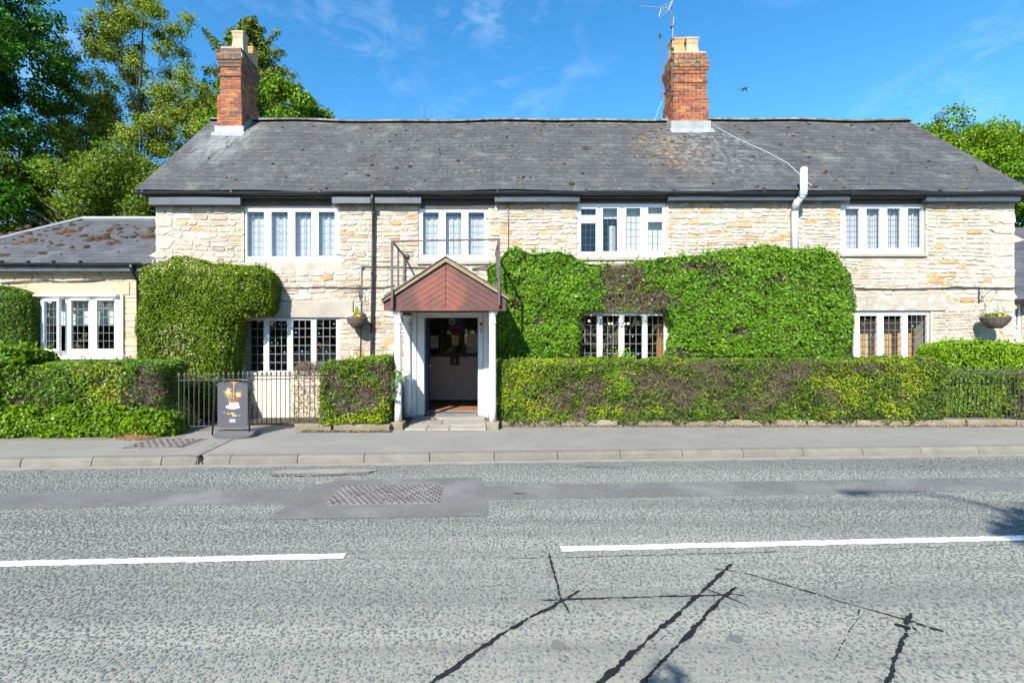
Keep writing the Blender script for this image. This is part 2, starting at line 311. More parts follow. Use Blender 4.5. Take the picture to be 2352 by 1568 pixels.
# ---------------------------------------------------------------- building helpers
def tag(o, label=None, cat=None, group=None, kind=None):
    for k, v in (('label', label), ('category', cat), ('group', group), ('kind', kind)):
        if v: o[k] = v
    return o
def thing(name, base, label, cat, group=None):
    o = bpy.data.objects.new(name, None)
    o.empty_display_size = .2
    o.location = base
    col.objects.link(o)
    return tag(o, label, cat, group)
def link(name, me, mat, parent=None):
    o = bpy.data.objects.new(name, me)
    if mat and not me.materials: me.materials.append(mat)
    col.objects.link(o)
    if parent:
        o.parent = parent
        if parent.type == 'EMPTY': o.location = -parent.location
    return o
class MB:
    """collects boxes, prisms, tubes ... and builds ONE mesh object"""
    def __init__(s): s.v = []; s.f = []; s.t = []; s.xf = None
    def add(s, vs, fs, tint=.5):
        n = len(s.v)
        s.v += [tuple(s.xf @ Vector(p)) if s.xf else tuple(p) for p in vs]
        s.f += [tuple(n + i for i in f) for f in fs]
        s.t += [tint] * len(fs)
        return s
    def box(s, x0, x1, y0, y1, z0, z1, tint=.5):
        return s.add([(x0,y0,z0),(x1,y0,z0),(x1,y1,z0),(x0,y1,z0),(x0,y0,z1),(x1,y0,z1),(x1,y1,z1),(x0,y1,z1)],
                     [(0,3,2,1),(4,5,6,7),(0,1,5,4),(1,2,6,5),(2,3,7,6),(3,0,4,7)], tint)
    def rbox(s, x0, x1, y0, y1, z0, z1, r=.01, tint=.5):
        """box with chamfered front and top edges"""
        pts = []
        for (a, b) in ((x0, x1),):
            for y, z, i in ((y0, z0, r), (y0, z1 - r, 0), (y0 + r, z1, r), (y1, z1, 0), (y1, z0, 0)):
                pts.append((x0 + (r if (y == y0) else 0), y, z)); pts.append((x1 - (r if (y == y0) else 0), y, z))
        n = 5
        f = [(2*i, 2*i+1, 2*((i+1) % n)+1, 2*((i+1) % n)) for i in range(n)]
        f += [tuple(2*i for i in range(n)), tuple(2*i+1 for i in reversed(range(n)))]
        return s.add(pts, f, tint)
    def prism(s, poly, y0, y1, tint=.5, fan=False):
        """polygon in XZ extruded along Y"""
        n = len(poly)
        vs = [(x, y0, z) for x, z in poly] + [(x, y1, z) for x, z in poly]
        return s.add(vs, [tuple(range(n)), tuple(reversed(range(n, 2*n)))] + [(i, i+n, (i+1) % n + n, (i+1) % n) for i in range(n)], tint)
    def slab(s, poly, z0, z1, tint=.5):
        n = len(poly)
        vs = [(x, y, z0) for x, y in poly] + [(x, y, z1) for x, y in poly]
        return s.add(vs, [tuple(reversed(range(n))), tuple(range(n, 2*n))] + [(i, (i+1) % n, (i+1) % n + n, i+n) for i in range(n)], tint)
    def tube(s, path, r, n=8, tint=.5, cap=True):
        path = [Vector(p) for p in path]
        rs = r if isinstance(r, (list, tuple)) else [r] * len(path)
        vs = []; up = None
        for i, p in enumerate(path):
            d = (path[min(i+1, len(path)-1)] - path[max(i-1, 0)]).normalized()
            if up is None:
                up = d.orthogonal().normalized()
            up = (up - d * up.dot(d)).normalized()
            sd_ = d.cross(up)
            for k in range(n):
                a = 2*math.pi*k/n
                vs.append(p + (up*math.cos(a) + sd_*math.sin(a)) * rs[i])
        fs = []
        for i in range(len(path)-1):
            for k in range(n):
                fs.append((i*n+k, i*n+(k+1) % n, (i+1)*n+(k+1) % n, (i+1)*n+k))
        if cap: fs += [tuple(reversed(range(n))), tuple(range((len(path)-1)*n, len(path)*n))]
        return s.add(vs, fs, tint)
    def lathe(s, c, prof, n=20, tint=.5, sx=1, sy=1):
        vs = []
        for r, z in prof:
            for k in range(n):
                a = 2*math.pi*k/n
                vs.append((c[0]+r*math.cos(a)*sx, c[1]+r*math.sin(a)*sy, c[2]+z))
        fs = [(i*n+k, i*n+(k+1) % n, (i+1)*n+(k+1) % n, (i+1)*n+k) for i in range(len(prof)-1) for k in range(n)]
        fs += [tuple(reversed(range(n))), tuple(range((len(prof)-1)*n, len(prof)*n))]
        return s.add(vs, fs, tint)
    def holes(s, x0, x1, z0, z1, hs, y0, y1, tint=.5):
        """rectangle x0..x1, z0..z1 with rectangular holes, as thick boxes"""
        zs = sorted({z0, z1, *[min(max(q, z0), z1) for h in hs for q in h[2:4]]})
        for a, b in zip(zs, zs[1:]):
            if b - a < 1e-6: continue
            cut = sorted((max(h[0], x0), min(h[1], x1)) for h in hs if h[2] < (a+b)/2 < h[3] and h[1] > x0 and h[0] < x1)
            x = x0
            for c0, c1 in cut:
                if c0 > x + 1e-6: s.box(x, c0, y0, y1, a, b, tint)
                x = max(x, c1)
            if x < x1 - 1e-6: s.box(x, x1, y0, y1, a, b, tint)
        return s
    def mesh(s, name, smooth=False):
        me = bpy.data.meshes.new(name)
        me.from_pydata(s.v, [], s.f)
        a = me.attributes.new('tint', 'FLOAT', 'FACE')
        a.data.foreach_set('value', s.t)
        if smooth: me.polygons.foreach_set('use_smooth', [True] * len(me.polygons))
        me.update()
        return me
    def build(s, name, mat, parent=None, smooth=False): return link(name, s.mesh(name, smooth), mat, parent)
def quads(name, V, tint, mat, parent=None):
    """n quads from an (n,4,3) array"""
    n = len(V)
    me = bpy.data.meshes.new(name)
    me.vertices.add(4*n); me.vertices.foreach_set('co', np.ascontiguousarray(V, dtype=np.float32).reshape(-1))
    me.loops.add(4*n); me.loops.foreach_set('vertex_index', np.arange(4*n, dtype=np.int32))
    me.polygons.add(n); me.polygons.foreach_set('loop_start', np.arange(0, 4*n, 4, dtype=np.int32))
    a = me.attributes.new('tint', 'FLOAT', 'FACE'); a.data.foreach_set('value', np.ascontiguousarray(tint, dtype=np.float32))
    me.update(calc_edges=True)
    return link(name, me, mat, parent)
def unit(v): return v / (np.linalg.norm(v, axis=1, keepdims=True) + 1e-9)
def leaf_quads(P, N, Ln, wr=.55, wild=.8, droop=0.0, fold=.18):
    n = len(P)
    nn = unit(N + wild * unit(rng.normal(size=(n, 3))))
    t = np.cross(nn, unit(rng.normal(size=(n, 3))))
    t = unit(t)
    if droop:
        t = unit(t + droop * np.array([0, 0, -1.0]))
        t = unit(t - nn * np.sum(t*nn, axis=1, keepdims=True))
    s = np.cross(nn, t)
    Ln = np.broadcast_to(Ln, (n,))[:, None]
    V = np.empty((n, 4, 3))
    V[:, 0] = P - t*Ln*.5
    V[:, 1] = P + s*Ln*wr*.5 - t*Ln*.05 + nn*Ln*fold
    V[:, 2] = P + t*Ln*.5 - nn*Ln*.08
    V[:, 3] = P - s*Ln*wr*.5 - t*Ln*.05 + nn*Ln*fold
    return V
def sticks(name, P0, P1, r0, r1, tint, mat, parent=None):
    n = len(P0)
    d = unit(P1-P0)
    u = unit(np.cross(d, unit(rng.normal(size=(n, 3)))))
    v = np.cross(d, u)
    ring = [u, -.5*u+.866*v, -.5*u-.866*v]
    r0 = np.broadcast_to(r0, (n,))[:, None]; r1 = np.broadcast_to(r1, (n,))[:, None]
    V = np.empty((n, 3, 4, 3))
    for k in range(3):
        a, b = ring[k], ring[(k+1) % 3]
        V[:, k, 0] = P0+a*r0; V[:, k, 1] = P0+b*r0; V[:, k, 2] = P1+b*r1; V[:, k, 3] = P1+a*r1
    return quads(name, V.reshape(-1, 4, 3), np.repeat(tint, 3), mat, parent)
def vnoise(P, s, seed=0):
    Q = np.asarray(P) * s + seed*17.3
    i = np.floor(Q).astype(np.int64); f = Q - i; f = f*f*(3-2*f)
    def h(a, b, c):
        x = (a*73856093) ^ (b*19349663) ^ (c*83492791)
        x = (x ^ (x >> 13)) * 1274126177 & 0x7fffffff
        return ((x ^ (x >> 16)) & 0xffff) / 65535.0
    r = 0
    for dx in (0, 1):
        for dy in (0, 1):
            for dz in (0, 1):
                wgt = (f[:, 0] if dx else 1-f[:, 0]) * (f[:, 1] if dy else 1-f[:, 1]) * (f[:, 2] if dz else 1-f[:, 2])
                r = r + wgt*h(i[:, 0]+dx, i[:, 1]+dy, i[:, 2]+dz)
    return r
def clip(poly, a, b, c):
    """keep the side a*x + b*z <= c"""
    o = []
    for i, p in enumerate(poly):
        q = poly[(i+1) % len(poly)]
        dp, dq = a*p[0]+b*p[1]-c, a*q[0]+b*q[1]-c
        if dp <= 0: o.append(p)
        if dp*dq < 0:
            t = dp/(dp-dq); o.append((p[0]+(q[0]-p[0])*t, p[1]+(q[1]-p[1])*t))
    return o
# ---------------------------------------------------------------- the setting: ground, road, kerb, pavement
def sheet(name, poly, z, mat, kind='structure', parent=None):
    m = MB(); m.add([(x, y, z) for x, y in poly], [tuple(range(len(poly)))])
    o = m.build(name, mat, parent)
    if not parent: tag(o, kind=kind)
    return o
XL, XR = -60, 60
sheet('ground', [(-900, -500), (900, -500), (900, 1400), (-900, 1400)], -.22, GROUND)
road = sheet('road', [(XL, ry(.9, XL)), (XR, ry(.9, XR)), (XR, ry(KERB, XR)), (XL, ry(KERB, XL))], ROAD_Z, ROADM)
pv = MB(); kb = KERB + .13
pv.slab([(XL, ry(kb, XL)), (XR, ry(kb, XR)), (XR, 40), (XL, 40)], -.2, 0)
tag(pv.build('pavement', PAVE), kind='structure')
pv = MB(); pv.slab([(XL, ry(-2.2, XL)), (XR, ry(-2.2, XR)), (XR, ry(.77, XR)), (XL, ry(.77, XL))], -.2, 0)
tag(pv.build('far_pavement', PAVE), kind='structure')
gd = MB(); gd.box(-14, 13.2, 9.55, 16.5, -.1, .012); tag(gd.build('garden_soil', SOIL), kind='structure')
# kerb stones, each with a rounded nose
def kerb_run(name, c, sgn, xs):
    e = bpy.data.objects.new(name, None); col.objects.link(e); tag(e, kind='structure')
    for x0, x1 in xs:
        m = MB(); g = .006; j = rnd.uniform(-.004, .004)
        prof = [(0, -.2), (0, ROAD_Z+.02), (.012, -.045), (.03, -.012), (.055, .0), (.13, .002)]
        vs = []
        for x in (x0+g, x1-g):
            for dy, z in prof: vs.append((x, ry(c, x) + sgn*(dy+j), z + j*.5))
            vs.append((x, ry(c, x) + sgn*.13, -.2))
        n = len(prof)+1
        fs = [(i, i+1, n+i+1, n+i) for i in range(n-1)] + [tuple(reversed(range(n))), tuple(range(n, 2*n))]
        m.add(vs, fs, rnd.random()); m.build('kerb_stone', KERBM, e)
xs_ = [-22.3]
while xs_[-1] < 26: xs_.append(xs_[-1] + (.96 if abs(xs_[-1]) < 11 else 3))
k_at = gnd(440, 1056).x                           # the broken stone sits where the drain meets the kerb
runs = list(zip(xs_, xs_[1:]))
runs = [(a, b) for a, b in runs]
fixed = []
for a, b in runs:
    if a < k_at < b: fixed += [(a, k_at-.05), (k_at+.05, b)]
    else: fixed.append((a, b))
kerb_run('kerb', KERB, 1, fixed)
kerb_run('far_kerb', .9, -1, [(-20+2*i, -18+2*i) for i in range(20)])
m = MB()
for i in range(7):
    a = k_at - .05 + .1*i/7; h = [-.03, -.05, -.085, -.095, -.09, -.06, -.03][i]
    m.box(a, a+.1/7, ry(KERB, k_at)+.02+.012*((i*3) % 4), ry(KERB, k_at)+.13, -.2, h)
tag(m.build('broken_kerb_stub', PLINTH), 'crumbled kerb stump where the drain channel reaches the road', 'kerb stone')
# gutter silt, trench tarmac and small patches
def band(name, c0, c1, x0, x1, z, mat, n=60, jit=.02):
    a, b = [], []
    for i in range(n+1):
        x = x0 + (x1-x0)*i/n
        a.append((x, ry(c0, x) + rnd.uniform(-jit, jit))); b.append((x, ry(c1, x) + rnd.uniform(-jit, jit)))
    m = MB()
    for i in range(n): m.add([(*a[i], z), (*a[i+1], z), (*b[i+1], z), (*b[i], z)], [(0, 1, 2, 3)])
    return tag(m.build(name, mat), kind='structure')
band('gutter_silt', KERB-.17, KERB+.02, -25, 25, ROAD_Z+.004, SILT, 260, .035)
band('road_trench', 5.37, 5.91, -25, 25, ROAD_Z+.0035, PATCH, 120, .012)
WIDE = (-2.06, .07, 4.90, 6.27)
m = MB(); e_ = []
cn = [(WIDE[0]-.04, WIDE[2]), (WIDE[1]+.06, WIDE[2]-.03), (WIDE[1], WIDE[3]), (WIDE[0]+.30, WIDE[3]-.02), (WIDE[0]+.05, WIDE[3]-.22)]
for (a, b) in zip(cn, cn[1:]+cn[:1]):
    for i in range(14): t = i/14; e_.append((a[0]+(b[0]-a[0])*t + rnd.uniform(-.018, .018), ry(a[1]+(b[1]-a[1])*t, a[0]+(b[0]-a[0])*t) + rnd.uniform(-.015, .015), ROAD_Z+.006))
m.add(e_, [tuple(range(len(e_)))])
tag(m.build('trench_patch', PATCH), kind='structure')
def blob_patch(name, px, py, w_, h_, mat, z, n=28, seed=0):
    c = gnd(px, py, ROAD_Z); r2 = random.Random(seed); m = MB(); vs = []
    for k in range(n):
        a = 2*math.pi*k/n; q = 1 + r2.uniform(-.16, .16)
        vs.append((c.x + math.cos(a)*w_*q, c.y + math.sin(a)*h_*q + SL*math.cos(a)*w_, z))
    m.add(vs, [tuple(range(n))]); return tag(m.build(name, mat), kind='structure')
blob_patch('tarmac_patch', 745, 1083, .78, .12, SILT, ROAD_Z+.008, seed=1)
blob_patch('tarmac_patch', 1392, 1070, .40, .06, PATCH, ROAD_Z+.008, seed=2)
blob_patch('oil_stain', 1848, 1206, .055, .05, TAR if False else PATCH, ROAD_Z+.0085, seed=3)
blob_patch('oil_stain', 1282, 1483, .045, .04, PATCH, ROAD_Z+.0085, seed=4)
blob_patch('oil_stain', 1690, 1468, .04, .04, PATCH, ROAD_Z+.0085, seed=5)
# exposed aggregate: flat pebbles set in the road surface
P = []
step = .0240
for y in np.arange(1.7, 7.6, step):
    x0, x1 = gx(-40, y)-1.9, gx(2400, y)+1.9
    x = np.arange(x0, x1, step)
    P.append(np.stack([x + rng.uniform(-.6, .6, len(x))*step, np.full(len(x), y) + rng.uniform(-.6, .6, len(x))*step], 1))
P = np.concatenate(P)
c_ = P[:, 1] - SL*P[:, 0]
edge = np.minimum(np.abs(c_-5.37), np.abs(c_-5.91)) + .03*np.sin(P[:, 0]*7)
we = np.minimum(np.minimum(P[:, 0]-WIDE[0], WIDE[1]-P[:, 0]), np.minimum(c_-4.90, 6.27-c_)) + .025*np.sin(P[:, 0]*11+c_*9)
intr = ((c_ > 5.37) & (c_ < 5.91) & (rng.random(len(P)) > np.where(edge < .035, .6, .05 + .38*np.clip((P[:, 0]-.2)/5, 0, 1)))) | ((P[:, 0] > WIDE[0]+.03) & (P[:, 0] < WIDE[1]-.03) & (c_ > 4.93) & (c_ < 6.22) & (rng.random(len(P)) > .05 + .6*np.clip(1-we/.09, 0, 1) + .4*np.clip((vnoise(np.c_[P, np.zeros(len(P))], 2.2, 8)-.55)*4, 0, 1)))
ok = (c_ < KERB-.12 + .05*np.sin(P[:, 0]*9)) & ~intr
P = P[ok]; n = len(P)
pn = vnoise(np.c_[P, np.zeros(n)], .9, 3)
c_ = P[:, 1] - SL*P[:, 0]
keep = rng.random(n) < np.where(c_ < 3.3, .88, .97) + .1*pn
P = P[keep]; pn = pn[keep]; n = len(P)
ang = rng.uniform(0, math.pi, n)*.8 - .3; la = rng.uniform(.0060, .0145, n); lb = la*rng.uniform(.50, .95, n)
ring = []
for k in range(6):
    a = math.pi*k/3; q = rng.uniform(.82, 1.12, n)
    u, v = np.cos(a)*la*q, np.sin(a)*lb*q
    ring.append(np.stack([P[:, 0]+u*np.cos(ang)-v*np.sin(ang), P[:, 1]+u*np.sin(ang)+v*np.cos(ang), np.full(n, ROAD_Z+.0030)], 1))
c_ = P[:, 1] - SL*P[:, 0]
lanes = -.27*np.exp(-((c_-4.75)/.42)**2) - .20*np.exp(-((c_-6.5)/.45)**2) + .06*np.exp(-((c_-4.05)/.2)**2) - .05*np.exp(-((c_-3.1)/.45)**2) + .22*np.exp(-((c_-2.2)/.75)**2)   # wheel-polished bands
cen = np.stack([P[:, 0], P[:, 1], ROAD_Z + rng.uniform(.0045, .0072, n)*1.0], 1)
V = np.empty((n, 3, 4, 3))
for k in range(3):
    V[:, k, 0] = cen; V[:, k, 1] = ring[2*k]; V[:, k, 2] = ring[2*k+1]; V[:, k, 3] = ring[(2*k+2) % 6]
o = quads('gravel', V.reshape(-1, 4, 3), np.repeat(np.clip(rng.normal(.40, .26, n) + .25*(pn-.5) + lanes, 0, 1), 3), PEB)
tag(o, kind='stuff')
def strip(x0, x1, y0, y1, name, mat, z=.004, n=90):
    m = MB(); a = [(x0+(x1-x0)*i/n, y0-rnd.uniform(0, .06)-.02*math.sin(i*.4), z) for i in range(n+1)]
    for i in range(n): m.add([a[i], a[i+1], (a[i+1][0], y1, z), (a[i][0], y1, z)], [(0, 1, 2, 3)])
    return tag(m.build(name, mat), kind='structure')
strip(gx(1150, 9.4), 13.5, 9.36, 9.48, 'debris_strip', DUST); strip(gx(680, 8.8), gx(896, 8.8), 8.80, 8.90, 'debris_strip', DUST); strip(-11, gx(402, 8.2), 8.14, 8.5, 'debris_strip', DUST)
# white centre line
def dash(x0, x1, c, w_=.098):
    n = 80; m = MB(); z = ROAD_Z+.0085
    for i in range(n):
        a, b = x0+(x1-x0)*i/n, x0+(x1-x0)*(i+1)/n
        j = [rnd.uniform(-.008, .008) for _ in range(2)]
        if i == 0: pj = j
        m.add([(a, ry(c-w_/2, a)+pj[0], z), (b, ry(c-w_/2, b)+j[0], z), (b, ry(c+w_/2, b)+j[1], z), (a, ry(c+w_/2, a)+pj[1], z)], [(0, 1, 2, 3)])
        pj = j
    return tag(m.build('road_marking', PAINT), kind='structure')
dash(-5.1, -1.09, 4.02); dash(.72, 6.8, 4.05); dash(-15, -7.1, 4.02); dash(8.8, 14, 4.05)
# bitumen sealed cracks
def seal(pts, w_, z=ROAD_Z+.0075, rag=.8, seed=0, gap=0):
    r2 = random.Random(seed); m = MB()
    g = [gnd(x, y, ROAD_Z) for x, y in pts]
    for a, b in zip(g, g[1:]):
        L_ = (b-a).length; n = max(2, int(L_/.014)); d = (b-a).normalized(); s = Vector((-d.y, d.x, 0))
        ea = eb = 0; pa = None; wob = r2.uniform(0, 9)
        for i in range(n+1):
            c = a + (b-a)*i/n + s*(.002*math.sin(i*.35+wob) + .003*math.sin(i*.13+wob*2) + r2.uniform(-.06, .06)*w_)
            ea = .72*ea + r2.uniform(-.3, .3)*rag; eb = .72*eb + r2.uniform(-.3, .3)*rag; tp = min(1, .35+i/6, .35+(n-i)/6)
            l, q = w_*.75*max(.06, .5+ea)*tp, w_*.75*max(.06, .5+eb)*tp
            p0, p1 = c + s*l, c - s*q
            if pa and not (gap and r2.random() < gap):
                m.add([(*pa[0].xy, z), (*p0.xy, z), (*p1.xy, z), (*pa[1].xy, z)], [(0, 3, 2, 1)])
            pa = (p0, p1)
    return tag(m.build('tar_seal', TAR), kind='structure')
z0_ = ROAD_Z + .0075
S_ = [([(985, 1575), (1100, 1492), (1215, 1420), (1300, 1378), (1330, 1357)], .034, 0), ([(1260, 1270), (1274, 1320), (1290, 1383), (1309, 1410)], .022, .05),
      ([(1240, 1379), (1290, 1378), (1500, 1372), (1690, 1366), (1712, 1370)], .022, 0), ([(1340, 1606), (1480, 1478), (1610, 1362), (1682, 1296)], .036, 0),
      ([(1440, 1606), (1560, 1480), (1660, 1374), (1690, 1349)], .030, 0), ([(1638, 1306), (1700, 1315), (1830, 1352), (1970, 1394), (2090, 1428), (2165, 1449)], .015, .05),
      ([(2090, 1408), (2082, 1450), (2062, 1505), (2034, 1575)], .026, .05), ([(1150, 1284), (1240, 1282.5), (1560, 1274.5), (1800, 1268)], .008, .1),
      ([(1880, 1266), (2360, 1251)], .006, .35), ([(1612, 1350), (1716, 1390)], .015, 0), ([(2055, 1436), (2105, 1446)], .08, .15), ([(2070, 1420), (2120, 1440), (2168, 1452)], .035, .1),
      ([(1925, 1370), (1975, 1396), (1966, 1430), (1912, 1520)], .008, .5), ([(1690, 1350), (1560, 1440), (1480, 1500)], .005, .55), ([(600, 1289), (800, 1285), (1150, 1284)], .005, .5),
      ([(618, 1093), (700, 1094), (840, 1090), (868, 1080)], .03, .15), ([(1338, 1074), (1440, 1076)], .02, .2), ([(1176, 1134), (1208, 1135)], .03, .2)]
for i, (p, w_, g) in enumerate(S_): seal(p, w_, z0_ + .00012*i, seed=i, gap=g)

# ---------------------------------------------------------------- the stone house
house = thing('stone_house', (2.4, YW, 0), 'long two-storey honey-coloured limestone house with grey slate roof', 'building')
HX0, HX1 = gx(357, YW), gx(2331, YW)
FLOOR = .09
def rect(px0, px1, v0, v1, Y=YW): return [gx(px0, Y), gx(px1, Y), gz(v1, Y), gz(v0, Y)]
WIN = dict(W1=rect(560.6, 779.4, 474.8, 602.3), W2=rect(961, 1121.5, 478.5, 599.4), W3=rect(1325.3, 1531, 466.8, 590.8), W4=rect(1930.8, 2125.6, 469, 583),
           L1=rect(556.5, 779.6, 729.7, 857), L2=rect(1318, 1537, 717, 836), L3=rect(1925, 2137, 713, 828))
DOOR = [gx(957, YW), gx(1111, YW), FLOOR, gz(716, YW)]
HOLES = [*WIN.values(), DOOR]
WALLTOP = gz(448, YW)
m = MB(); m.holes(HX0+.01, HX1-.01, -.15, WALLTOP, HOLES, YW, YW+.42)
wall = m.build('wall', MORTAR, house)
zr, ze = gz(279, YR), gz(438.5, YE-.08)
slope = (zr-ze)/(YR-(YE-.08))
def roof_z(y): return ze + slope*(y-(YE-.08))
# gable ends and back
m = MB()
for x0, x1 in ((HX0+.01, HX0+.4), (HX1-.4, HX1-.01)):
    vs = [(YW+.42, -.15), (16.0, -.15), (16.0, 4.7), (YR, zr-.12), (YW+.42, roof_z(YW+.42)-.12)]
    n = len(vs)
    m.add([(x0, y, z) for y, z in vs] + [(x1, y, z) for y, z in vs], [tuple(range(n)), tuple(reversed(range(n, 2*n)))] + [(i, i+n, (i+1) % n+n, (i+1) % n) for i in range(n)])
m.box(HX0+.4, HX1-.4, 15.6, 16.0, -.15, 4.7)
m.build('gable_wall', MORTAR, house)
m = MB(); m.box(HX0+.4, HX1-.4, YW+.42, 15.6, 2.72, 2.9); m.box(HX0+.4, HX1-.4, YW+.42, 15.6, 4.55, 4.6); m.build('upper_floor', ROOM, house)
m = MB()
for x in (gx(890, YW), gx(1200, YW)):
    m.box(x, x+.12, YW+.42, 15.6, FLOOR, 2.72)
for x in (gx(880, YW), gx(1230, YW), gx(1700, YW)): m.box(x, x+.1, YW+.42, 15.6, 2.9, 4.55)
m.box(HX0+.4, HX1-.4, 13.9, 13.98, 2.9, 4.55); 
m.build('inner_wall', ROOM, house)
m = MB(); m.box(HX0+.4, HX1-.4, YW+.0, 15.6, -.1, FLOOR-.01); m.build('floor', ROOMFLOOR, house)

# rubble stones
LINT = [rect(556, 812, 692, 729), rect(1300, 1545, 700, 717), rect(1925, 2171, 680, 713)]
BEAMS = [rect(554, 764, 449, 474.4), rect(965, 1137, 447, 478), rect(1331, 1536, 445, 466.5), rect(1952, 2129, 444, 468.6)]
SILLS = [rect(958, 1125, 599.6, 607), rect(1322, 1534, 591, 598), rect(1927, 2128, 583.3, 589.5), rect(566, 782, 602.6, 611)]
CREAMP = rect(552, 782, 857, 990)
STOP = HOLES + LINT + BEAMS + SILLS + [CREAMP, rect(940, 1126, 712, 980), rect(2137, 2143, 713, 980)]
def stone_into(mb, x0, x1, z0, z1, y, d, tint, r2, back=.004):
    h = min(z1-z0, x1-x0); c = h*r2.uniform(.16, .32)
    def j(a=.10): return r2.uniform(-a, a)*h
    ring = [(x0+c, z0+j(.05)), (x1-c, z0+j(.05)), (x1, z0+c), (x1, z1-c), (x1-c, z1+j(.05)), (x0+c, z1+j(.05)), (x0, z1-c), (x0, z0+c)]
    ring = [(x+j(.07), z+j(.05)) for x, z in ring]
    cx, cz = (x0+x1)/2, (z0+z1)/2
    i1 = min(.016, h*.18)
    front = []
    for x, z in ring:
        dx, dz = cx-x, cz-z; l = math.hypot(dx, dz)
        front.append((x+dx/l*i1*r2.uniform(.6, 1.4), y-d+r2.uniform(-.006, .006), z+dz/l*i1*r2.uniform(.6, 1.4)))
    cpt = (cx+j(.9)*2, y-d-r2.uniform(-.006, .014), cz+j(.3))
    wv = lambda p: (p[0], p[1], p[2] + .014*math.sin(p[0]*1.9+p[2]*2.2) + .008*math.sin(p[0]*4.7-p[2]*3))
    vs = [wv(p) for p in [(x, y+back, z) for x, z in ring] + front + [cpt]]
    fs = [(i, (i+1) % 8, 8+(i+1) % 8, 8+i) for i in range(8)] + [(8+i, 8+(i+1) % 8, 16) for i in range(8)]
    mb.add(vs, fs, tint)
def free(x0, x1, z0, z1, stop):
    cut = sorted((h[0], h[1]) for h in stop if h[2] < z1-.02 and h[3] > z0+.02)
    out, x = [], x0
    for a, b in cut:
        if a > x + .03: out.append((x, min(a, x1)))
        x = max(x, b)
        if x >= x1: break
    if x < x1 - .03: out.append((x, x1))
    return out
def hidden(x, z):
    px, py = CX + x/YW*F, CY - (z-EYE)/YW*F
    return py > 815 or (310 < px < 600 and py > 610) or (1160 < px < 1950 and py > 605) or (320 < px < 556 and py > 600)
def lay(x0, x1, z0, z1, stop, hmin, hmax, wmin, wmax, r2, y, tintf, gap=.009):
    S = []; z = z0
    while z < z1 - .03:
        h = r2.uniform(hmin, hmax); h = min(h, z1-z)
        for a, b in free(x0, x1, z, z+h, stop):
            x = a
            while x < b - .02:
                ww = r2.uniform(wmin, wmax) * (1 + 1.2*(h-hmin)/(hmax-hmin+1e-6)*.4)
                if b - x - ww < wmin*.7: ww = b - x
                ww = min(ww, b-x)
                if r2.random() < .12 and h > .11 and ww > .12:   # two thin stones in one course
                    q = h*r2.uniform(.4, .6)
                    S.append((x+gap/2, x+ww-gap/2, z+gap/2, z+q-gap/2, tintf(x, z))); S.append((x+gap/2, x+ww-gap/2, z+q+gap/2, z+h-gap/2, tintf(x, z)))
                else: S.append((x+gap/2, x+ww-gap/2, z+gap/2, z+h-gap/2, tintf(x, z)))
                x += ww
        z += h
    return S
r2 = random.Random(5)
def tint_a(x, z):
    t = r2.gauss(.52, .15); top = max(0, (z-3.6))*.10
    if r2.random() < .03 + top*.6: t = r2.uniform(.78, .95)
    elif r2.random() < .10: t = r2.uniform(.1, .3)
    return min(1, max(0, t))
def tint_b(x, z):
    t = r2.gauss(.64, .14)
    if r2.random() < (.04 if x > 4.2 else .14): t = r2.uniform(.78, .97)
    return min(1, max(0, t))
xm = gx(1145, YW)
Q = [(HX0, HX0+.34), (HX1-.42, HX1)]
def rubble(x0, x1, z0, z1, hb, hmin, hmax, wmin, wmax, tintf):
    S = []; z = z0
    while z < z1-.02:                               # bands brought to a level, random rubble inside
        h = r2.uniform(*hb); h = h if z1-z-h > .12 else z1-z
        x = x0
        while x < x1-.02:
            w_ = r2.uniform(.45, 1.5); w_ = w_ if x1-x-w_ > .3 else x1-x
            n = max(1, round(h/r2.uniform(hmin, hmax))); cuts = sorted(r2.uniform(.75, 1.25) for _ in range(n)); t = sum(cuts); r2.shuffle(cuts); a = z
            for c in cuts:
                S += lay(x, x+w_, a, a+h*c/t, STOP, h*c/t, h*c/t, wmin, wmax, r2, YW, tintf); a += h*c/t
            x += w_
        z += h
    return S
SA = rubble(HX0+.41, xm, -.05, WALLTOP-.01, (.22, .34), .085, .16, .15, .44, tint_a)
SB = rubble(xm, HX1-.51, -.05, WALLTOP-.01, (.22, .40), .06, .13, .10, .38, tint_b)
SQ = []                                             # quoins: bigger dressed corner blocks
for (a, b) in ((HX0, HX0+.40), (HX1-.50, HX1)):
    z = -.05; k = 0
    while z < WALLTOP-.05:
        h = min(r2.uniform(.19, .30), WALLTOP-.01-z); lng = k % 2
        w_ = (b-a) if lng else (b-a)*.62
        if a == HX0: SQ.append((a, a+w_-.01, z+.006, z+h-.006, r2.uniform(.5, .68)));  (not lng) and SQ.append((a+w_+.004, b-.008, z+.006, z+h-.006, r2.uniform(.4, .7)))
        else: SQ.append((b-w_+.01, b, z+.006, z+h-.006, r2.uniform(.5, .72))); (not lng) and SQ.append((a+.008, b-w_-.004, z+.006, z+h-.006, r2.uniform(.4, .7)))
        z += h; k += 1
ALL = SA + SB + SQ
ALL = [s for s in ALL if s[1]-s[0] > .03 and s[3]-s[2] > .025]
vis = [s for s in ALL if not hidden((s[0]+s[1])/2, (s[2]+s[3])/2)]
hid = [s for s in ALL if hidden((s[0]+s[1])/2, (s[2]+s[3])/2)]
vis.sort(key=lambda s: -(s[1]-s[0])*(s[3]-s[2]))
def put(mb, s, rr):
    stone_into(mb, s[0], s[1], s[2], s[3], YW, rr.uniform(.006, .017) if s not in SQ else rr.uniform(.010, .017), s[4], rr)
for s in vis[:300]:
    m = MB(); put(m, s, r2); m.build('stone', STONE, wall)
m = MB()
for s in vis[300:] + hid: put(m, s, r2)
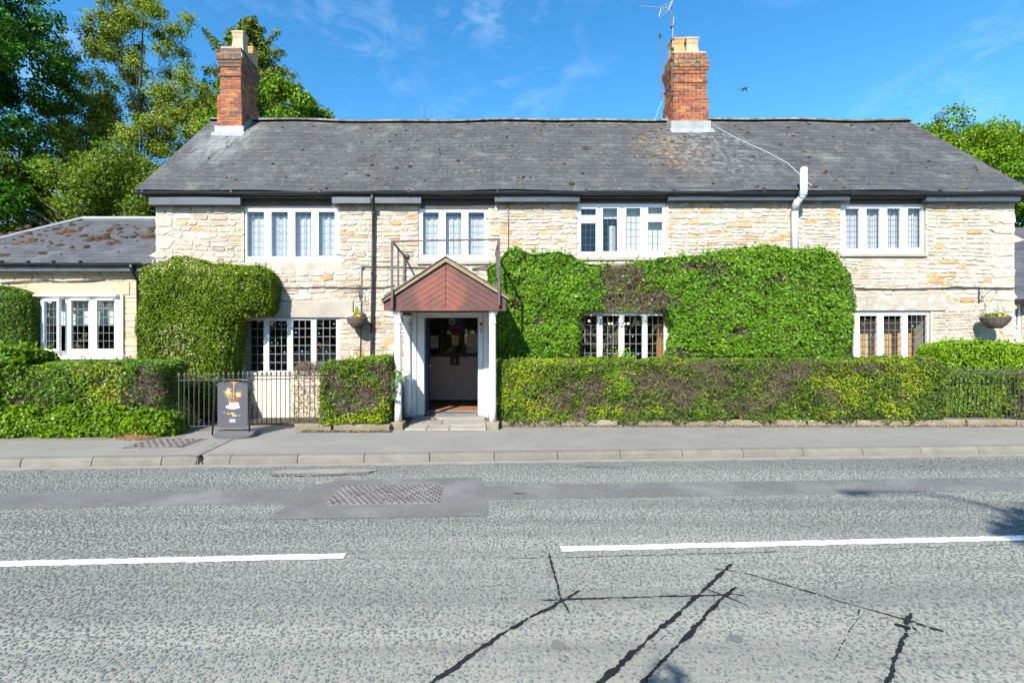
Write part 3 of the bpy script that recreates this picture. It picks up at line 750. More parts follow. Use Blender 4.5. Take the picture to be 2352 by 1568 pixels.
tag(m.build('small_stones', STONE, wall), kind='stuff')
# lintels, boards, sills, cream plinth
def facade_box(name, rc, y0, y1, mat, parent, r=.008):
    m = MB(); m.rbox(rc[0], rc[1], y0, y1, rc[2], rc[3], r); return m.build(name, mat, parent)
for rc in (LINT[0], LINT[2]): facade_box('lintel', rc, YW-.035, YW+.3, LINTEL, house)
facade_box('lintel', LINT[1], YW-.02, YW+.3, LINTEL, house)
for rc in BEAMS: facade_box('lintel_board', rc, YW-.012, YW+.3, BEAM, house)
for rc in SILLS[:3]: facade_box('sill', rc, YW-.05, YW+.1, LINTEL, house)
facade_box('painted_plinth', [CREAMP[0], CREAMP[1], -.05, CREAMP[3]-.03], YW-.03, YW+.1, CREAM, house)
facade_box('painted_sill', [CREAMP[0], CREAMP[1], CREAMP[3]-.03, CREAMP[3]+.012], YW-.07, YW+.05, CREAM, house)
facade_box('plaster_reveal', rect(2137, 2143, 713, 980), YW-.006, YW+.2, PLASTER, house, .002)
for rc in [(554, 560.6, 474.8, 602.3), (1121.5, 1128, 478.5, 599.4), (1531, 1537, 466.8, 590.8), (2125.6, 2131, 469, 583)]:
    facade_box('plaster_reveal', rect(*rc), YW-.008, YW+.1, PLASTER, house, .002)

# ---------------------------------------------------------------- windows
def grid(n, a, b): return [a + (b-a)*i/n for i in range(n+1)]
def window(parent, rc, sashes, Y, came=.0055, mat_came=LEADGREY, each=True, curtain=None, sash_w=.038, xf=None, frame_mat=WHITE, bull=()):
    """frame (mesh) > sash, pane, lead_came, curtain. sashes: (x0,x1,z0,z1,cols,rows) in world metres"""
    y0, y1 = Y+.035, Y+.115
    hs_ = [(s[0]-sash_w, s[1]+sash_w, s[2]-sash_w, s[3]+sash_w) for s in sashes]
    m = MB(); m.holes(rc[0]+.003, rc[1]-.003, rc[2]+.003, rc[3]-.003, hs_, y0, y1)
    fr = m.build('window', frame_mat, parent)
    panes = MB()
    for i, s in enumerate(sashes):
        X = xf.get(i) if xf else None
        m = MB(); m.xf = X; e = .0015
        m.holes(s[0]-sash_w+e, s[1]+sash_w-e, s[2]-sash_w+e, s[3]+sash_w-e, [(s[0], s[1], s[2], s[3])], y0-.014, y0+.045)
        m.build('sash', frame_mat, fr)
        gxs, gzs = grid(s[4], s[0], s[1]), grid(s[5], s[2], s[3])
        m = MB(); m.xf = X; yc = y0+.012
        for x in gxs[1:-1]: m.box(x-came/2, x+came/2, yc-.004, yc+.004, s[2], s[3])
        for z in gzs[1:-1]: m.box(s[0], s[1], yc-.003, yc+.003, z-came/2, z+came/2)
        m.build('lead_came', mat_came, fr)
        for a, b in zip(gxs, gxs[1:]):
            for c, d in zip(gzs, gzs[1:]):
                q = panes
                if each: q = MB()
                q.xf = X
                t = [rnd.uniform(-.0011, .0011) for _ in range(4)]
                q.add([(a, yc+t[0], c), (b, yc+t[1], c), (b, yc+t[2], d), (a, yc+t[3], d)], [(0, 1, 2, 3)])
                if each: q.build('pane', GLASS, fr)
    if not each: tag(panes.build('panes', GLASS, fr), kind='stuff')
    return fr
def sashrects(lst, Y): return [(gx(a, Y), gx(b, Y), gz(d, Y), gz(c, Y), n, k) for a, b, c, d, n, k in lst]
YG = YW + .06
S1 = sashrects([(569, 608.5, 487, 590, 3, 6), (624.5, 663, 487, 590, 3, 6), (679, 717, 487, 590, 3, 6), (732.5, 770.5, 487, 589, 3, 6)], YG)
S2 = sashrects([(971.5, 1008.5, 488.5, 586.6, 3, 6), (1023.5, 1060.5, 488.5, 586.6, 3, 6), (1075.5, 1112, 488.5, 586, 3, 6)], YG)
S3 = sashrects([(1333.5, 1368.5, 480, 495.5, 3, 1), (1333.3, 1368, 513.5, 579.3, 3, 4), (1383.5, 1417.5, 479, 578.3, 3, 6), (1436.8, 1470.7, 478.5, 577.2, 3, 6), (1486.8, 1521, 476.8, 493, 3, 1), (1486.5, 1520.8, 510, 576.6, 3, 4)], YG)
S4 = sashrects([(1938.2, 1971.8, 479.8, 572, 3, 7), (1986.5, 2019, 479.8, 571.5, 3, 7), (2034, 2066, 479.5, 571, 3, 7), (2081.5, 2113.5, 479, 570, 3, 7)], YG)
T1 = sashrects([(561, 607.5, 736, 852, 3, 6), (619.3, 661.2, 736.5, 851, 3, 6), (673.9, 715.8, 735, 851, 3, 6), (727.6, 773.4, 734, 851, 3, 6)], YG)
T2 = sashrects([(1329, 1370.5, 725, 832, 3, 5), (1382.4, 1420.5, 725, 832, 3, 5), (1432.4, 1474.4, 725, 832, 3, 5), (1485.3, 1524, 725, 832, 3, 5)], YG)
T3 = sashrects([(1930, 1959, 725, 824, 2, 6), (1971, 2013, 725, 824, 3, 6), (2026, 2069, 725, 824, 3, 6), (2081, 2127, 723, 824, 4, 6)], YG)
w1 = window(house, WIN['W1'], S1, YW); w2 = window(house, WIN['W2'], S2, YW, each=False)
w3 = window(house, WIN['W3'], S3, YW, each=False); w4 = window(house, WIN['W4'], S4, YW, each=False)
l1 = window(house, WIN['L1'], T1, YW, .014, LEAD, sash_w=.03, frame_mat=OLDWHITE); l2 = window(house, WIN['L2'], T2, YW, .014, LEAD, sash_w=.028, frame_mat=OLDWHITE)
l3 = window(house, WIN['L3'], T3, YW, .010, LEAD, sash_w=.03, frame_mat=OLDWHITE)
def curtain(parent, x0, x1, z0, z1, y, folds, mat=CURT, amp=.03, name='curtain', gather=0):
    n = int(folds*8); m = MB(); vs = []
    for i in range(n+1):
        t = i/n; x = x0 + (x1-x0)*t
        for k, z in enumerate((z0, (z0+z1)/2, z1)):
            q = x + gather*(x-(x0+x1)/2)*(1 if k == 2 else 0)
            vs.append((q, y + amp*math.sin(t*folds*2*math.pi + .8*math.sin(t*9)) + .4*amp*math.sin(t*folds*5.3), z))
    for i in range(n):
        for k in (0, 1): m.add([vs[3*i+k], vs[3*i+3+k], vs[3*i+4+k], vs[3*i+1+k]], [(0, 1, 2, 3)])
    return m.build(name, mat, parent, smooth=True)
def behind(s): return s[0]-.03, s[1]+.03, s[2]-.05
for fr, SS in ((w1, S1), (w2, S2), (w4, S4)):
    x0, x1 = SS[0][0]-.05, SS[-1][1]+.05
    curtain(fr, x0, x1, SS[0][2]-.08, SS[0][3]-(.06 if fr is not w4 else -.02), YW+.17, (x1-x0)*7, amp=.016)
for s in (S3[3], S3[5]):
    m = MB(); m.box(s[0]-.08, s[1]+.08, YW+.20, YW+.206, S3[3][2]-.05, S3[3][3]+.06); m.build('roller_blind', BLIND, w3)
m = MB(); m.box(S3[2][0]-.08, S3[2][1]+.05, YW+.205, YW+.211, S3[2][3]-.19, S3[2][3]+.06); m.build('roller_blind', BLIND, w3)
curtain(w3, S3[2][1]-.13, S3[2][1]+.03, S3[2][2]-.03, S3[2][2]+.62, YW+.27, 2.2)
# inside the right lower window: wooden panels and a white curtain in the sun
m = MB()
a, b = gx(1915, YW+.55), gx(2142, YW+.55)
for i in range(15):
    x = a + (b-a)*i/15
    MB().box(x+.004, x+(b-a)/15-.004, YW+.50, YW+.53, .9, gz(733, YW+.5), i/15).build('wood_panel', WOOD, l3)
curtain(l3, gx(2108, YW+.3), gx(2134, YW+.3), 1.1, gz(722, YW+.3), YW+.27, 3)
curtain(l3, gx(1957, YW+.3), gx(1963, YW+.3), 1.1, gz(722, YW+.3), YW+.27, 1)
curtain(l2, gx(1508, YW+.3), gx(1520, YW+.3), 1.1, gz(735, YW+.3), YW+.3, 2, DRAPE)
def bullseye(parent, px, py, r):
    c = pt(px, py, YG-.012); m = MB()
    prof = [(r, 0), (r*.96, .006), (r*.72, .004), (r*.55, .011), (r*.25, .017), (r*.12, .012)]
    vs = []
    for q, h in prof:
        for k in range(14):
            a = 2*math.pi*k/14; vs.append((c.x+q*math.cos(a), c.y-h, c.z+q*math.sin(a)))
    fs = [(i*14+k, i*14+(k+1) % 14, (i+1)*14+(k+1) % 14, (i+1)*14+k) for i in range(len(prof)-1) for k in range(14)] + [tuple(range(5*14, 6*14))]
    m.add(vs, fs, rnd.random()); m.build('bullseye', GLASSY, parent, smooth=True)
for x, y, r in ((641, 744, .05), (653, 746, .035), (680, 764, .045), (624.5, 787, .035), (638, 788, .03), (653.5, 809, .04), (694, 807, .05), (705, 808, .025), (767, 744, .035), (733, 766, .04), (750, 807.5, .04), (625, 850, .03)):
    bullseye(l1, x, y, r*.46)
for x, y, r in ((1402, 774, .04), (1453.5, 772.5, .04), (1413, 813, .035), (1466, 814, .045), (1363, 755, .02)): bullseye(l2, x, y, r*.46)
for x, y, r in ((1987, 733, .035), (1982, 746, .03), (2000, 770, .05), (2096, 749, .05), (2076, 807, .04), (1998, 785, .03)): bullseye(l3, x, y, r*.46)
m = MB()
for x, y in ((1353, 737), (1399, 743), (1406, 743), (1442, 743), (1443.5, 743), (1434, 743)):
    c = pt(x, y, YW+2.4); m.lathe(c, [(.004, -.03), (.026, -.015), (.03, 0), (.018, .02), (.004, .03)], 8)
BULB = bpy.data.materials.new('warm bulb'); BULB.use_nodes = True
bn = BULB.node_tree.nodes['Principled BSDF']; bn.inputs['Emission Color'].default_value = (1, .55, .25, 1); bn.inputs['Emission Strength'].default_value = 2
tag(m.build('wall_lights', BULB, house), kind='stuff')

# ---------------------------------------------------------------- eaves, gutter, pipes
for a, b, c, d in ((341, 552, 452, 470), (762, 967.5, 450, 466.5), (1136, 1332, 447.5, 463), (1535, 1953, 444, 460), (2128, 2345, 446, 462)):
    Yb = YW - .175
    m = MB(); x0, x1 = gx(a, Yb), gx(b, Yb)
    m.rbox(x0, x1, Yb, YW-.02, gz(d, Yb), gz(c, Yb)-.0, .004); m.build('fascia_board', BOX, house)
    m = MB(); m.box(x0+.004, x1-.004, Yb+.035, YW-.02, gz(c, Yb)+.001, gz(c, Yb)+.14); m.build('fascia_top', BOX, house)
GYc, Rg = YE-.07, .056
def half_gutter(x0, x1, y, z, r, parent, n=40, wav=.006, mat=BLACK):
    m = MB(); vs = []
    K = 8
    for i in range(n+1):
        x = x0 + (x1-x0)*i/n; dz = wav*math.sin(x*1.7) + wav*.7*math.sin(x*4.1+1)
        for k in range(K+1):
            a = math.pi + math.pi*k/K
            vs.append((x, y+r*math.cos(a), z+dz+r*math.sin(a)))
        for k in range(K, -1, -1):
            a = math.pi + math.pi*k/K
            vs.append((x, y+(r-.005)*math.cos(a), z+dz+.004+(r-.005)*math.sin(a)))
    W_ = 2*(K+1)
    for i in range(n):
        for k in range(W_): m.f.append((i*W_+k, i*W_+(k+1) % W_, (i+1)*W_+(k+1) % W_, (i+1)*W_+k))
    m.f += [tuple(reversed(range(W_))), tuple(range(n*W_, (n+1)*W_))]
    m.v = [tuple(v) for v in vs]; m.t = [.5]*len(m.f)
    return m.build('gutter', mat, parent)
gzc = gz(443, GYc) + .012
gut = half_gutter(gx(309, GYc), HX1+.25, GYc, gzc, Rg, house)
x = gx(330, GYc)
while x < HX1:
    m = MB(); m.xf = None
    m.tube([(x-.02, GYc, gzc-.003), (x+.02, GYc, gzc-.003)], Rg+.006, 12); m.v = [v for v in m.v]; m.build('gutter_clip', BLACK, gut)
    x += 1.9
# eave board behind the gutter
m = MB(); m.box(HX0-.12, HX1+.15, YE-.005, YE+.02, ze-.13, ze-.012); m.box(HX0-.12, HX1+.15, YE+.022, YW-.02, ze-.03, ze-.02); m.build('soffit', BEAM, house)
def pipe(name, path, r, mat, parent, n=12, collars=(), cmat=None, cr=1.28, cl=.035):
    m = MB(); m.tube(path, r, n); o = m.build(name, mat, parent, smooth=False)
    for me in (o.data,): me.polygons.foreach_set('use_smooth', [len(p.vertices) == 4 for p in me.polygons])
    for c in collars:
        m = MB(); c = Vector(c); m.lathe(c, [(r*1.02, -cl), (r*cr, -cl), (r*cr, cl), (r*1.02, cl)], n); m.build(name.split('_')[0]+'_collar', cmat or mat, o)
    return o
Yp = YW - .075
pipe('downpipe', [pt(855, 446, GYc), pt(855, 456, GYc), pt(856.5, 470, YW-.20), pt(858, 482, Yp), pt(857.5, 560, Yp), pt(853.5, 815, Yp), pt(853.5, 940, Yp)], .034, BLACK, house, 12,
     [pt(858, 490, Yp), pt(856, 628, Yp), pt(855, 462, GYc+.02), pt(854, 745, Yp)])
pipe('flue_pipe', [pt(1846, 396, YW-.37), pt(1846, 440, YW-.37), pt(1844, 449, YW-.36), pt(1829, 468, YW-.17), pt(1826, 478, YW-.12), pt(1825.5, 640, YW-.12)], .066, PIPEW, house, 18)
m = MB(); c = pt(1846, 395, YW-.37)
m.lathe(c, [(.064, -.02), (.07, 0), (.07, .02)], 18)
for k in range(10):
    a = 2*math.pi*k/10; m.box(c.x+.055*math.cos(a)-.008, c.x+.055*math.cos(a)+.008, c.y+.055*math.sin(a)-.008, c.y+.055*math.sin(a)+.008, c.z+.02, c.z+.075)
m.lathe((c.x, c.y, c.z+.075), [(.062, 0), (.066, .006), (.05, .022), (.01, .028)], 18); m.build('flue_cowl', PIPEW, house)
pipe('flue_elbow', [pt(1846, 438, YW-.37), pt(1845, 446, YW-.367), pt(1842, 452, YW-.33)], .073, PIPEG, house, 18)
pipe('flue_elbow', [pt(1833, 462, YW-.23), pt(1827.5, 472, YW-.145), pt(1825.7, 484, YW-.12)], .073, PIPEG, house, 18)
Yc = YW - .035
pipe('conduit', [pt(833, 612, Yc), pt(1000, 614.5, Yc)], .011, CONDUIT, house, 8)
pipe('conduit', [pt(830, 612, Yc), pt(829.5, 700, Yc), pt(826.5, 860, Yc)], .013, CONDUIT, house, 8)
m = MB(); c = pt(830.5, 611.5, Yc-.03); m.tube([c, c+Vector((0, .06, 0))], .034, 14); m.build('junction_box', CONDUIT, house)
pipe('conduit', [pt(1084, 616, Yc), pt(1120, 611, Yc), pt(1160, 607, Yc)], .012, CONDUIT, house, 8)
pipe('conduit', [pt(1084, 617.5, Yc-.01), pt(1160, 613, Yc-.01)], .010, CONDUIT, house, 8)
pipe('conduit', [pt(1166.5, 458, Yc), pt(1167.5, 500, Yc), pt(1168, 575, Yc)], .010, CONDUIT, house, 8)
def wcable(pts, r=.011, Y=Yc, sub=6):
    P = []
    for (a, b) in zip(pts, pts[1:]):
        for i in range(sub):
            t = i/sub; P.append(pt(a[0]+(b[0]-a[0])*t, a[1]+(b[1]-a[1])*t + rnd.uniform(-.7, .7), Y))
    P.append(pt(*pts[-1], Y)); return P
pipe('cable', wcable([(632, 660), (680, 661), (740, 659), (820, 661), (885, 660), (905, 655)]), .011, CABLE, house, 6)
pipe('cable', wcable([(760, 660), (830, 661.5), (900, 659)]), .009, CABLE, house, 6)
pipe('cable', wcable([(1965, 662), (2040, 664), (2120, 663), (2200, 659), (2260, 661), (2331, 661)]), .013, CABLE, house, 6)
pipe('cable', wcable([(2100, 662), (2200, 662), (2300, 660)]), .008, CABLE, house, 6)

# ---------------------------------------------------------------- roof
sv = Vector((0, 1, slope)).normalized(); nv = Vector((0, -slope, 1)).normalized()
RX0, RX1 = gx(309, YE-.08), HX1+.17
m = MB()
def quad_slab(m, a, b, c, d, th, down=Vector((0, 0, -1))):
    P4 = [Vector(p) for p in (a, b, c, d)]; m.add(P4 + [p + down*th for p in P4], [(0, 1, 2, 3), (7, 6, 5, 4), (0, 4, 5, 1), (1, 5, 6, 2), (2, 6, 7, 3), (3, 7, 4, 0)])
quad_slab(m, (RX0+.02, YE-.05, roof_z(YE-.05)-.02), (RX1-.02, YE-.05, roof_z(YE-.05)-.02), (RX1-.02, YR, zr-.02), (RX0+.02, YR, zr-.02), .06)
zb = zr - slope*3.3
quad_slab(m, (RX0, YR, zr+.004), (RX1, YR, zr+.004), (RX1, YR+3.3, zb), (RX0, YR+3.3, zb), .06)
roof = m.build('roof', SLATE, house)
Ls = (Vector((0, YR, zr)) - Vector((0, YE-.08, ze))).length
def sag(x, s):                                     # the old ridge is not straight
    return .018*math.sin(x*.9+1) + .012*math.sin(x*2.3) + (-.03*math.exp(-((x+1.0)/2.2)**2) if True else 0)*s/Ls
def slates(o0, sdir, ndir, x0, x1, length, expo, wid, mat, parent, n_each, r2, left_of=None, sagf=None, obj='slate'):
    rows = int(length/expo) + 1; allS = []
    for i in range(rows):
        s0 = i*expo; s1 = min(s0+expo*1.35, length)
        if s1 - s0 < .05: continue
        x = x0 - (wid/2 if i % 2 else 0)
        while x < x1 - .03:
            a, b = max(x, x0)+.002, min(x+wid, x1)-.002
            x += wid
            if b-a < .05: continue
            if left_of and a < left_of(s0+expo/2): continue
            allS.append((i, a, b, s0, s1))
    def one(m, S_):
        i, a, b, s0, s1 = S_
        h0 = .009 + r2.uniform(0, .003); h1 = .004; q = r2.uniform(-.004, .004); k = r2.uniform(-.004, .004)
        o = Vector(o0); U = Vector((1, 0, 0)); vs = []
        for (x_, s_, h_) in ((a, s0+q, h0), (b, s0+q+k, h0), (b, s1, h1), (a, s1, h1)):
            p = o + sdir*s_ + ndir*h_ + U*(x_-o.x)
            if sagf: p.z += sagf(x_, s_)
            vs.append(p)
        vs += [p - ndir*.007 for p in vs]
        t = r2.gauss(.45, .2)
        if r2.random() < .05: t = r2.uniform(.85, 1)
        m.add(vs, [(0, 1, 2, 3), (7, 6, 5, 4), (0, 4, 5, 1), (1, 5, 6, 2), (2, 6, 7, 3), (3, 7, 4, 0)], min(1, max(0, t)))
    for S_ in allS[:n_each]:
        m = MB(); one(m, S_); m.build(obj, mat, parent)
    m = MB()
    for S_ in allS[n_each:]: one(m, S_)
    tag(m.build('upper_slates', mat, parent), kind='stuff')
slates((RX0, YE-.08, ze), sv, nv, RX0, RX1, Ls-.02, .215, .262, SLATE, roof, 300, random.Random(3), sagf=sag)
x = RX0
while x < RX1-.1:                                   # ridge tiles
    b = min(x+.45, RX1); m = MB(); vs = []
    for xx in (x+.004, b-.004):
        for k in range(7):
            a = math.pi*(k/6)
            vs.append((xx, YR - .125*math.cos(a), zr - .015 + sag(xx, Ls) + .085*math.sin(a)))
    m.add(vs, [(k, k+1, 8+k, 7+k) for k in range(6)] + [(6, 5, 4, 3, 2, 1, 0), tuple(range(7, 14))], rnd.random())
    m.build('ridge_tile', SLATE, roof); x = b
def moss_clumps(name, pts, mat, parent):
    m = MB()
    for p, n_, r in pts:
        u = Vector((1, 0, 0)); v = n_.cross(u).normalized(); ringp = []
        for k in range(7):
            a = 2*math.pi*k/7; q = r*rnd.uniform(.7, 1.25)
            ringp.append(p + u*math.cos(a)*q*1.15 + v*math.sin(a)*q*.8)
        mid = [p + (c-p)*.62 + n_*r*.42*rnd.uniform(.8, 1.2) for c in ringp]
        m.add(ringp + mid + [p + n_*r*.6], [(k, (k+1) % 7, 7+(k+1) % 7, 7+k) for k in range(7)] + [(7+k, 7+(k+1) % 7, 14) for k in range(7)], rnd.random())
    return tag(m.build(name, mat, parent), kind='stuff')
pts = []
for i in range(330):
    x = rnd.uniform(RX0+.4, RX1-.3); s = Ls*rnd.random()**.8*.97
    if x < -3 and rnd.random() < .5: continue
    p = Vector((x, YE-.08, ze)) + sv*s + nv*.018; p.z += sag(x, s)
    pts.append((p, nv, rnd.choice((.014, .018, .022, .03, .042))))
for px, py, r in ((1868, 433, .07), (1820, 436-40, .04), (1563-784+784, 700*.336, .02), (1848, 370, .05), (1702, 370, .04), (1883, 404, .045), (944, 383, .05), (912, 401, .05)):
    pass
for px, py, r in ((1868, 431, .075), (1706, 356, .045), (1892, 400, .05), (942, 384, .055), (911, 387, .055), (846, 404, .05), (1313, 424, .065), (1051, 370, .05), (855, 380, .04)):
    # where the sight line meets the roof plane
    k = (CY-py)/F; Y = (EYE - ze + slope*(YE-.08)) / (slope - k); p = pt(px, py, Y)
    pts.append((p + nv*.015, nv, r))
moss_clumps('moss', pts, MOSS, roof)
# white wire down the slates
def on_roof(px, py):
    k = (CY-py)/F; Y = (EYE - ze + slope*(YE-.08)) / (slope - k); return pt(px, py, Y) + nv*.03
pipe('wire', [on_roof(1636, 290), on_roof(1690, 320), on_roof(1760, 352), on_roof(1808, 378), on_roof(1865, 432)], .007, WIRE, house, 5)

# ---------------------------------------------------------------- chimneys
BR = [0]
def chimney(x0, x1, y0, y1, zb, ch, table, own_side, cap_each):
    """table: list of (courses, outset). own_side: 'r' or 'l' side that shows"""
    root = MB(); z = zb - .9
    root.box(x0+.015, x1-.015, y0+.015, y1-.015, z, zb)
    rows = []; z = zb; k = 0
    for n_, e in table:
        root.box(x0-e+.009, x1+e-.009, y0-e+.009, y1+e-.009, z-.001 if False else z, z+n_*ch - .004)
        for i in range(n_): rows.append((z+i*ch, e, k)); k += 1
        z += n_*ch
    core = root.build('chimney', BMORTAR, house)
    rest = MB(); lowest = []
    def seg(a, b, k):
        L_ = .222; out = []; x = a - (L_/2 if k % 2 else 0)
        while x < b - 1e-6:
            p, q = max(x, a), min(x+L_, b); x += L_
            if q-p > .035: out.append((p+.006, q-.006))
        return out
    for zz, e, k in rows:
        xa, xb, ya, yb = x0-e, x1+e, y0-e, y1+e
        j = lambda: rnd.uniform(-.003, .003)
        sets = [('f', [(p, q, ya+j(), ya+.10) for p, q in seg(xa, xb, k)])]
        side = [(xb-.10, xb+j(), p, q) if own_side == 'r' else (xa+j(), xa+.10, p, q) for p, q in seg(ya+.104, yb, k+1)]
        other = [(xa, xa+.10, p, q) if own_side == 'r' else (xb-.10, xb, p, q) for p, q in seg(ya+.104, yb, k+1)]
        back = [(p, q, yb-.10, yb) for p, q in seg(xa+.105, xb-.105, k)]
        h = zz + ch - .013
        for bx in sets[0][1] + side:
            t = min(1, max(0, rnd.gauss(.58, .22) - (.35 if e > .0 and zz > zb+1.0 and rnd.random() < .6 else 0)))
            if BR[0] < cap_each:
                MB().box(*bx, zz+.002, h+rnd.uniform(-.002, .002), t).build('brick', BRICK, core); BR[0] += 1
            else: rest.box(*bx, zz+.002, h, t)
        for bx in other + back: rest.box(*bx, zz+.002, h, rnd.random())
    tag(rest.build('other_bricks', BRICK, core), kind='stuff')
    m = MB(); m.box(x0-table[-1][1]+.02, x1+table[-1][1]-.02, y0-table[-1][1]+.02, y1+table[-1][1]-.02, z-.004, z+.035); m.build('mortar_cap', BMORTAR, core)
    # lead flashing: apron in front, stepped up the visible side
    m = MB(); zf = roof_z(y0)
    m.box(x0-.05, x1+.05, y0-.016, y0-.004, zf-.02, zb+.012)
    quad_slab(m, Vector((x0-.10, y0-.02, zf+.034)), Vector((x1+.10, y0-.02, zf+.034)), Vector((x1+.10, y0-.17, roof_z(y0-.17)+.03)), Vector((x0-.10, y0-.17, roof_z(y0-.17)+.03)), .008)
    n_ = 6
    for sgn in (0, 1):
        xa, xb = (x1+.002, x1+.014) if sgn else (x0-.014, x0-.002)
        for i in range(n_):
            a, b = y0-.01+(YR-y0)*i/n_, y0-.01+(YR-y0)*(i+1)/n_
            m.box(xa, xb, a, b-.001, roof_z(a)-.05, roof_z(b)+.10)
    m.build('flashing', FLASH, core)
    return core, z
def pot(core, x, y, z, w_, h, mat, d=None):
    d = d or w_; m = MB()
    def ring(f, zz): return [(x-w_*f/2, y-d*f/2, zz), (x+w_*f/2, y-d*f/2, zz), (x+w_*f/2, y+d*f/2, zz), (x-w_*f/2, y+d*f/2, zz)]
    prof = [(1.06, z-.03), (.86, z+h*.66), (.92, z+h*.68), (.92, z+h*.72), (.97, z+h*.86), (1.06, z+h*.92), (1.06, z+h), (.84, z+h), (.78, z+h*.7)]
    vs = [p for f, q in prof for p in ring(f, q)]
    m.add(vs, [(4*i+k, 4*i+(k+1) % 4, 4*i+4+(k+1) % 4, 4*i+4+k) for i in range(len(prof)-1) for k in range(4)] + [tuple(range(4*len(prof)-4, 4*len(prof)))])
    m.build('chimney_pot', mat, core)
y0 = 12.62
c1, zt = chimney(gx(498, y0), gx(555.5, y0), y0, gx(555.5, y0)*F/(596.5-CX), gz(291, y0), .0845,
                 [(10, 0), (6, -.055), (1, -.025), (2, -.055), (1, -.03), (1, -.012), (2, .018), (2, -.045)], 'r', 178)
pot(c1, gx(537, y0)+.03, y0+.28, zt, .30, .50, POT_CREAM); pot(c1, gx(537, y0)+.03, y0+.86, zt-.02, .30, .46, POT_BUFF)
y0 = 12.78
c2, zt2 = chimney(gx(1545.5, y0), gx(1628, y0), y0, y0+.70, gz(279, y0), .0810,
                  [(8, 0), (5, -.035), (1, -.016), (2, -.035), (1, -.016), (1, .0), (2, .016), (3, -.03)], 'l', 300)
pot(c2, gx(1564, y0), y0+.30, zt2, .34, .46, POT_BUFF); pot(c2, gx(1596, y0), y0+.30, zt2, .34, .47, POT_CREAM)
# ---------------------------------------------------------------- single-storey wing
AY, AE = YW + .12, YW - .07
annex = thing('annex_building', (-9.5, AY, 0), 'low single-storey stone wing with mossy hipped slate roof beside the big house', 'building')
ax0, ax1 = -12.25, HX0-.004
AW = rect(90, 279, 677, 821.5, AY); AL = rect(64, 299, 650, 676.2, AY)
aze = gz(606, AE)
m = MB(); m.holes(ax0, ax1, -.15, aze-.05, [AW], AY, AY+.35); awall = m.build('wall', MORTAR, annex)
m = MB(); m.box(ax0, ax0+.35, AY+.35, 14.7, -.15, aze-.05); m.box(ax0+.35, ax1, 14.4, 14.7, -.15, aze-.05); m.build('rear_wall', MORTAR, annex)
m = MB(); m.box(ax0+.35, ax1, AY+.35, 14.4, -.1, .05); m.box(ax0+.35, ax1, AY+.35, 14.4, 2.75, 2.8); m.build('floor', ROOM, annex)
r3 = random.Random(9)
S = lay(ax0+.02, ax1-.01, -.05, aze-.06, [AW, AL], .13, .165, .18, .42, r3, AY, lambda x, z: min(1, max(0, r3.gauss(.5, .22))))
S = [s for s in S if s[1]-s[0] > .03 and s[3]-s[2] > .03]
def astone(m, s): 
    s_ = [s[0], s[1], s[2], s[3]]; stone_into(m, *s_, AY, r3.uniform(.006, .012), s[4], r3)
vs_ = [s for s in S if 625 < CY-((s[2]+s[3])/2-EYE)/AY*F < 830 and CX+s[0]/AY*F < 330 and CX+s[1]/AY*F > 0]
for s in vs_[:200]: m = MB(); astone(m, s); m.build('stone', ANNEX_STONE, awall)
m = MB()
for s in S:
    if s not in vs_[:200]: astone(m, s)
tag(m.build('small_stones', ANNEX_STONE, awall), kind='stuff')
facade_box('lintel', AL, AY-.02, AY+.2, SANDY, annex)
YA = AY - .10
SAs = sashrects([(107, 132, 692, 801, 3, 6), (166.5, 207, 691.5, 801.5, 3, 6), (225.5, 265.5, 691.5, 801, 3, 6)], YA+.06)
# first casement swings outwards on its left edge
s0 = list(SAs[0]); s0[0] = gx(106, YA+.06); s0[1] = gx(147, YA+.06); SAs[0] = tuple(s0)
hx = s0[0]-.045
XF = {0: Matrix.Translation((hx, YA+.03, 0)) @ Matrix.Rotation(R(-16), 4, 'Z') @ Matrix.Translation((-hx, -(YA+.03), 0))}
AWY = [AW[0], AW[1], AW[2], AW[3]]
aw = window(annex, rect(90, 279, 677, 821.5, YA), SAs, YA, .010, LEAD, xf=XF, sash_w=.05)
m = MB(); sl = rect(86, 282, 818, 823, YA-.06); m.rbox(sl[0], sl[1], YA-.07, AY+.06, sl[2]-.015, sl[3], .01); m.build('sill', WHITE, aw)
for i, s in enumerate(SAs):
    if i: m = MB(); m.rbox(s[0]-.01, s[1]+.0, YA-.03, YA+.02, s[3]+.012, s[3]+.035, .006); m.build('drip_rail', WHITE, aw)
m = MB(); m.rbox(AW[0], AW[1], YA-.06, YA+.03, AW[3]-.045, AW[3]-.005, .008); m.build('drip_rail', WHITE, aw)
m = MB(); m.box(AW[0]+.06, AW[1]-.06, AY+.14, AY+.146, gz(747.5, AY+.14), AW[3]); m.build('roller_blind', BLIND, aw)
# roof
AS = .70; A_R = 12.62
azr = aze + AS*(A_R-AE)
sva, nva = Vector((0, 1, AS)).normalized(), Vector((0, -AS, 1)).normalized()
hipx = gx(190, A_R); LA = (Vector((0, A_R, azr))-Vector((0, AE, aze))).length
run = A_R-AE
ex = HX0 - .012
m = MB()
quad_slab(m, (hipx-run, AE+.02, aze-.02), (ex, AE+.02, aze-.02), (ex, A_R, azr-.02), (hipx, A_R, azr-.02), .05)
m.add([(hipx-run, AE, aze-.02), (hipx, A_R, azr-.02), (hipx-run, A_R+run, aze-.02)], [(0, 1, 2)])
quad_slab(m, (hipx, A_R, azr-.02), (ex, A_R, azr-.02), (ex, A_R+run, aze-.02), (hipx-run, A_R+run, aze-.02), .05)
aroof = m.build('roof', ASLATE, annex)
slates((hipx-run, AE, aze), sva, nva, hipx-run, ex, LA, .165, .30, ASLATE, aroof, 300, random.Random(12), left_of=lambda s: hipx-run*(1-s/LA)-.05)
m = MB()
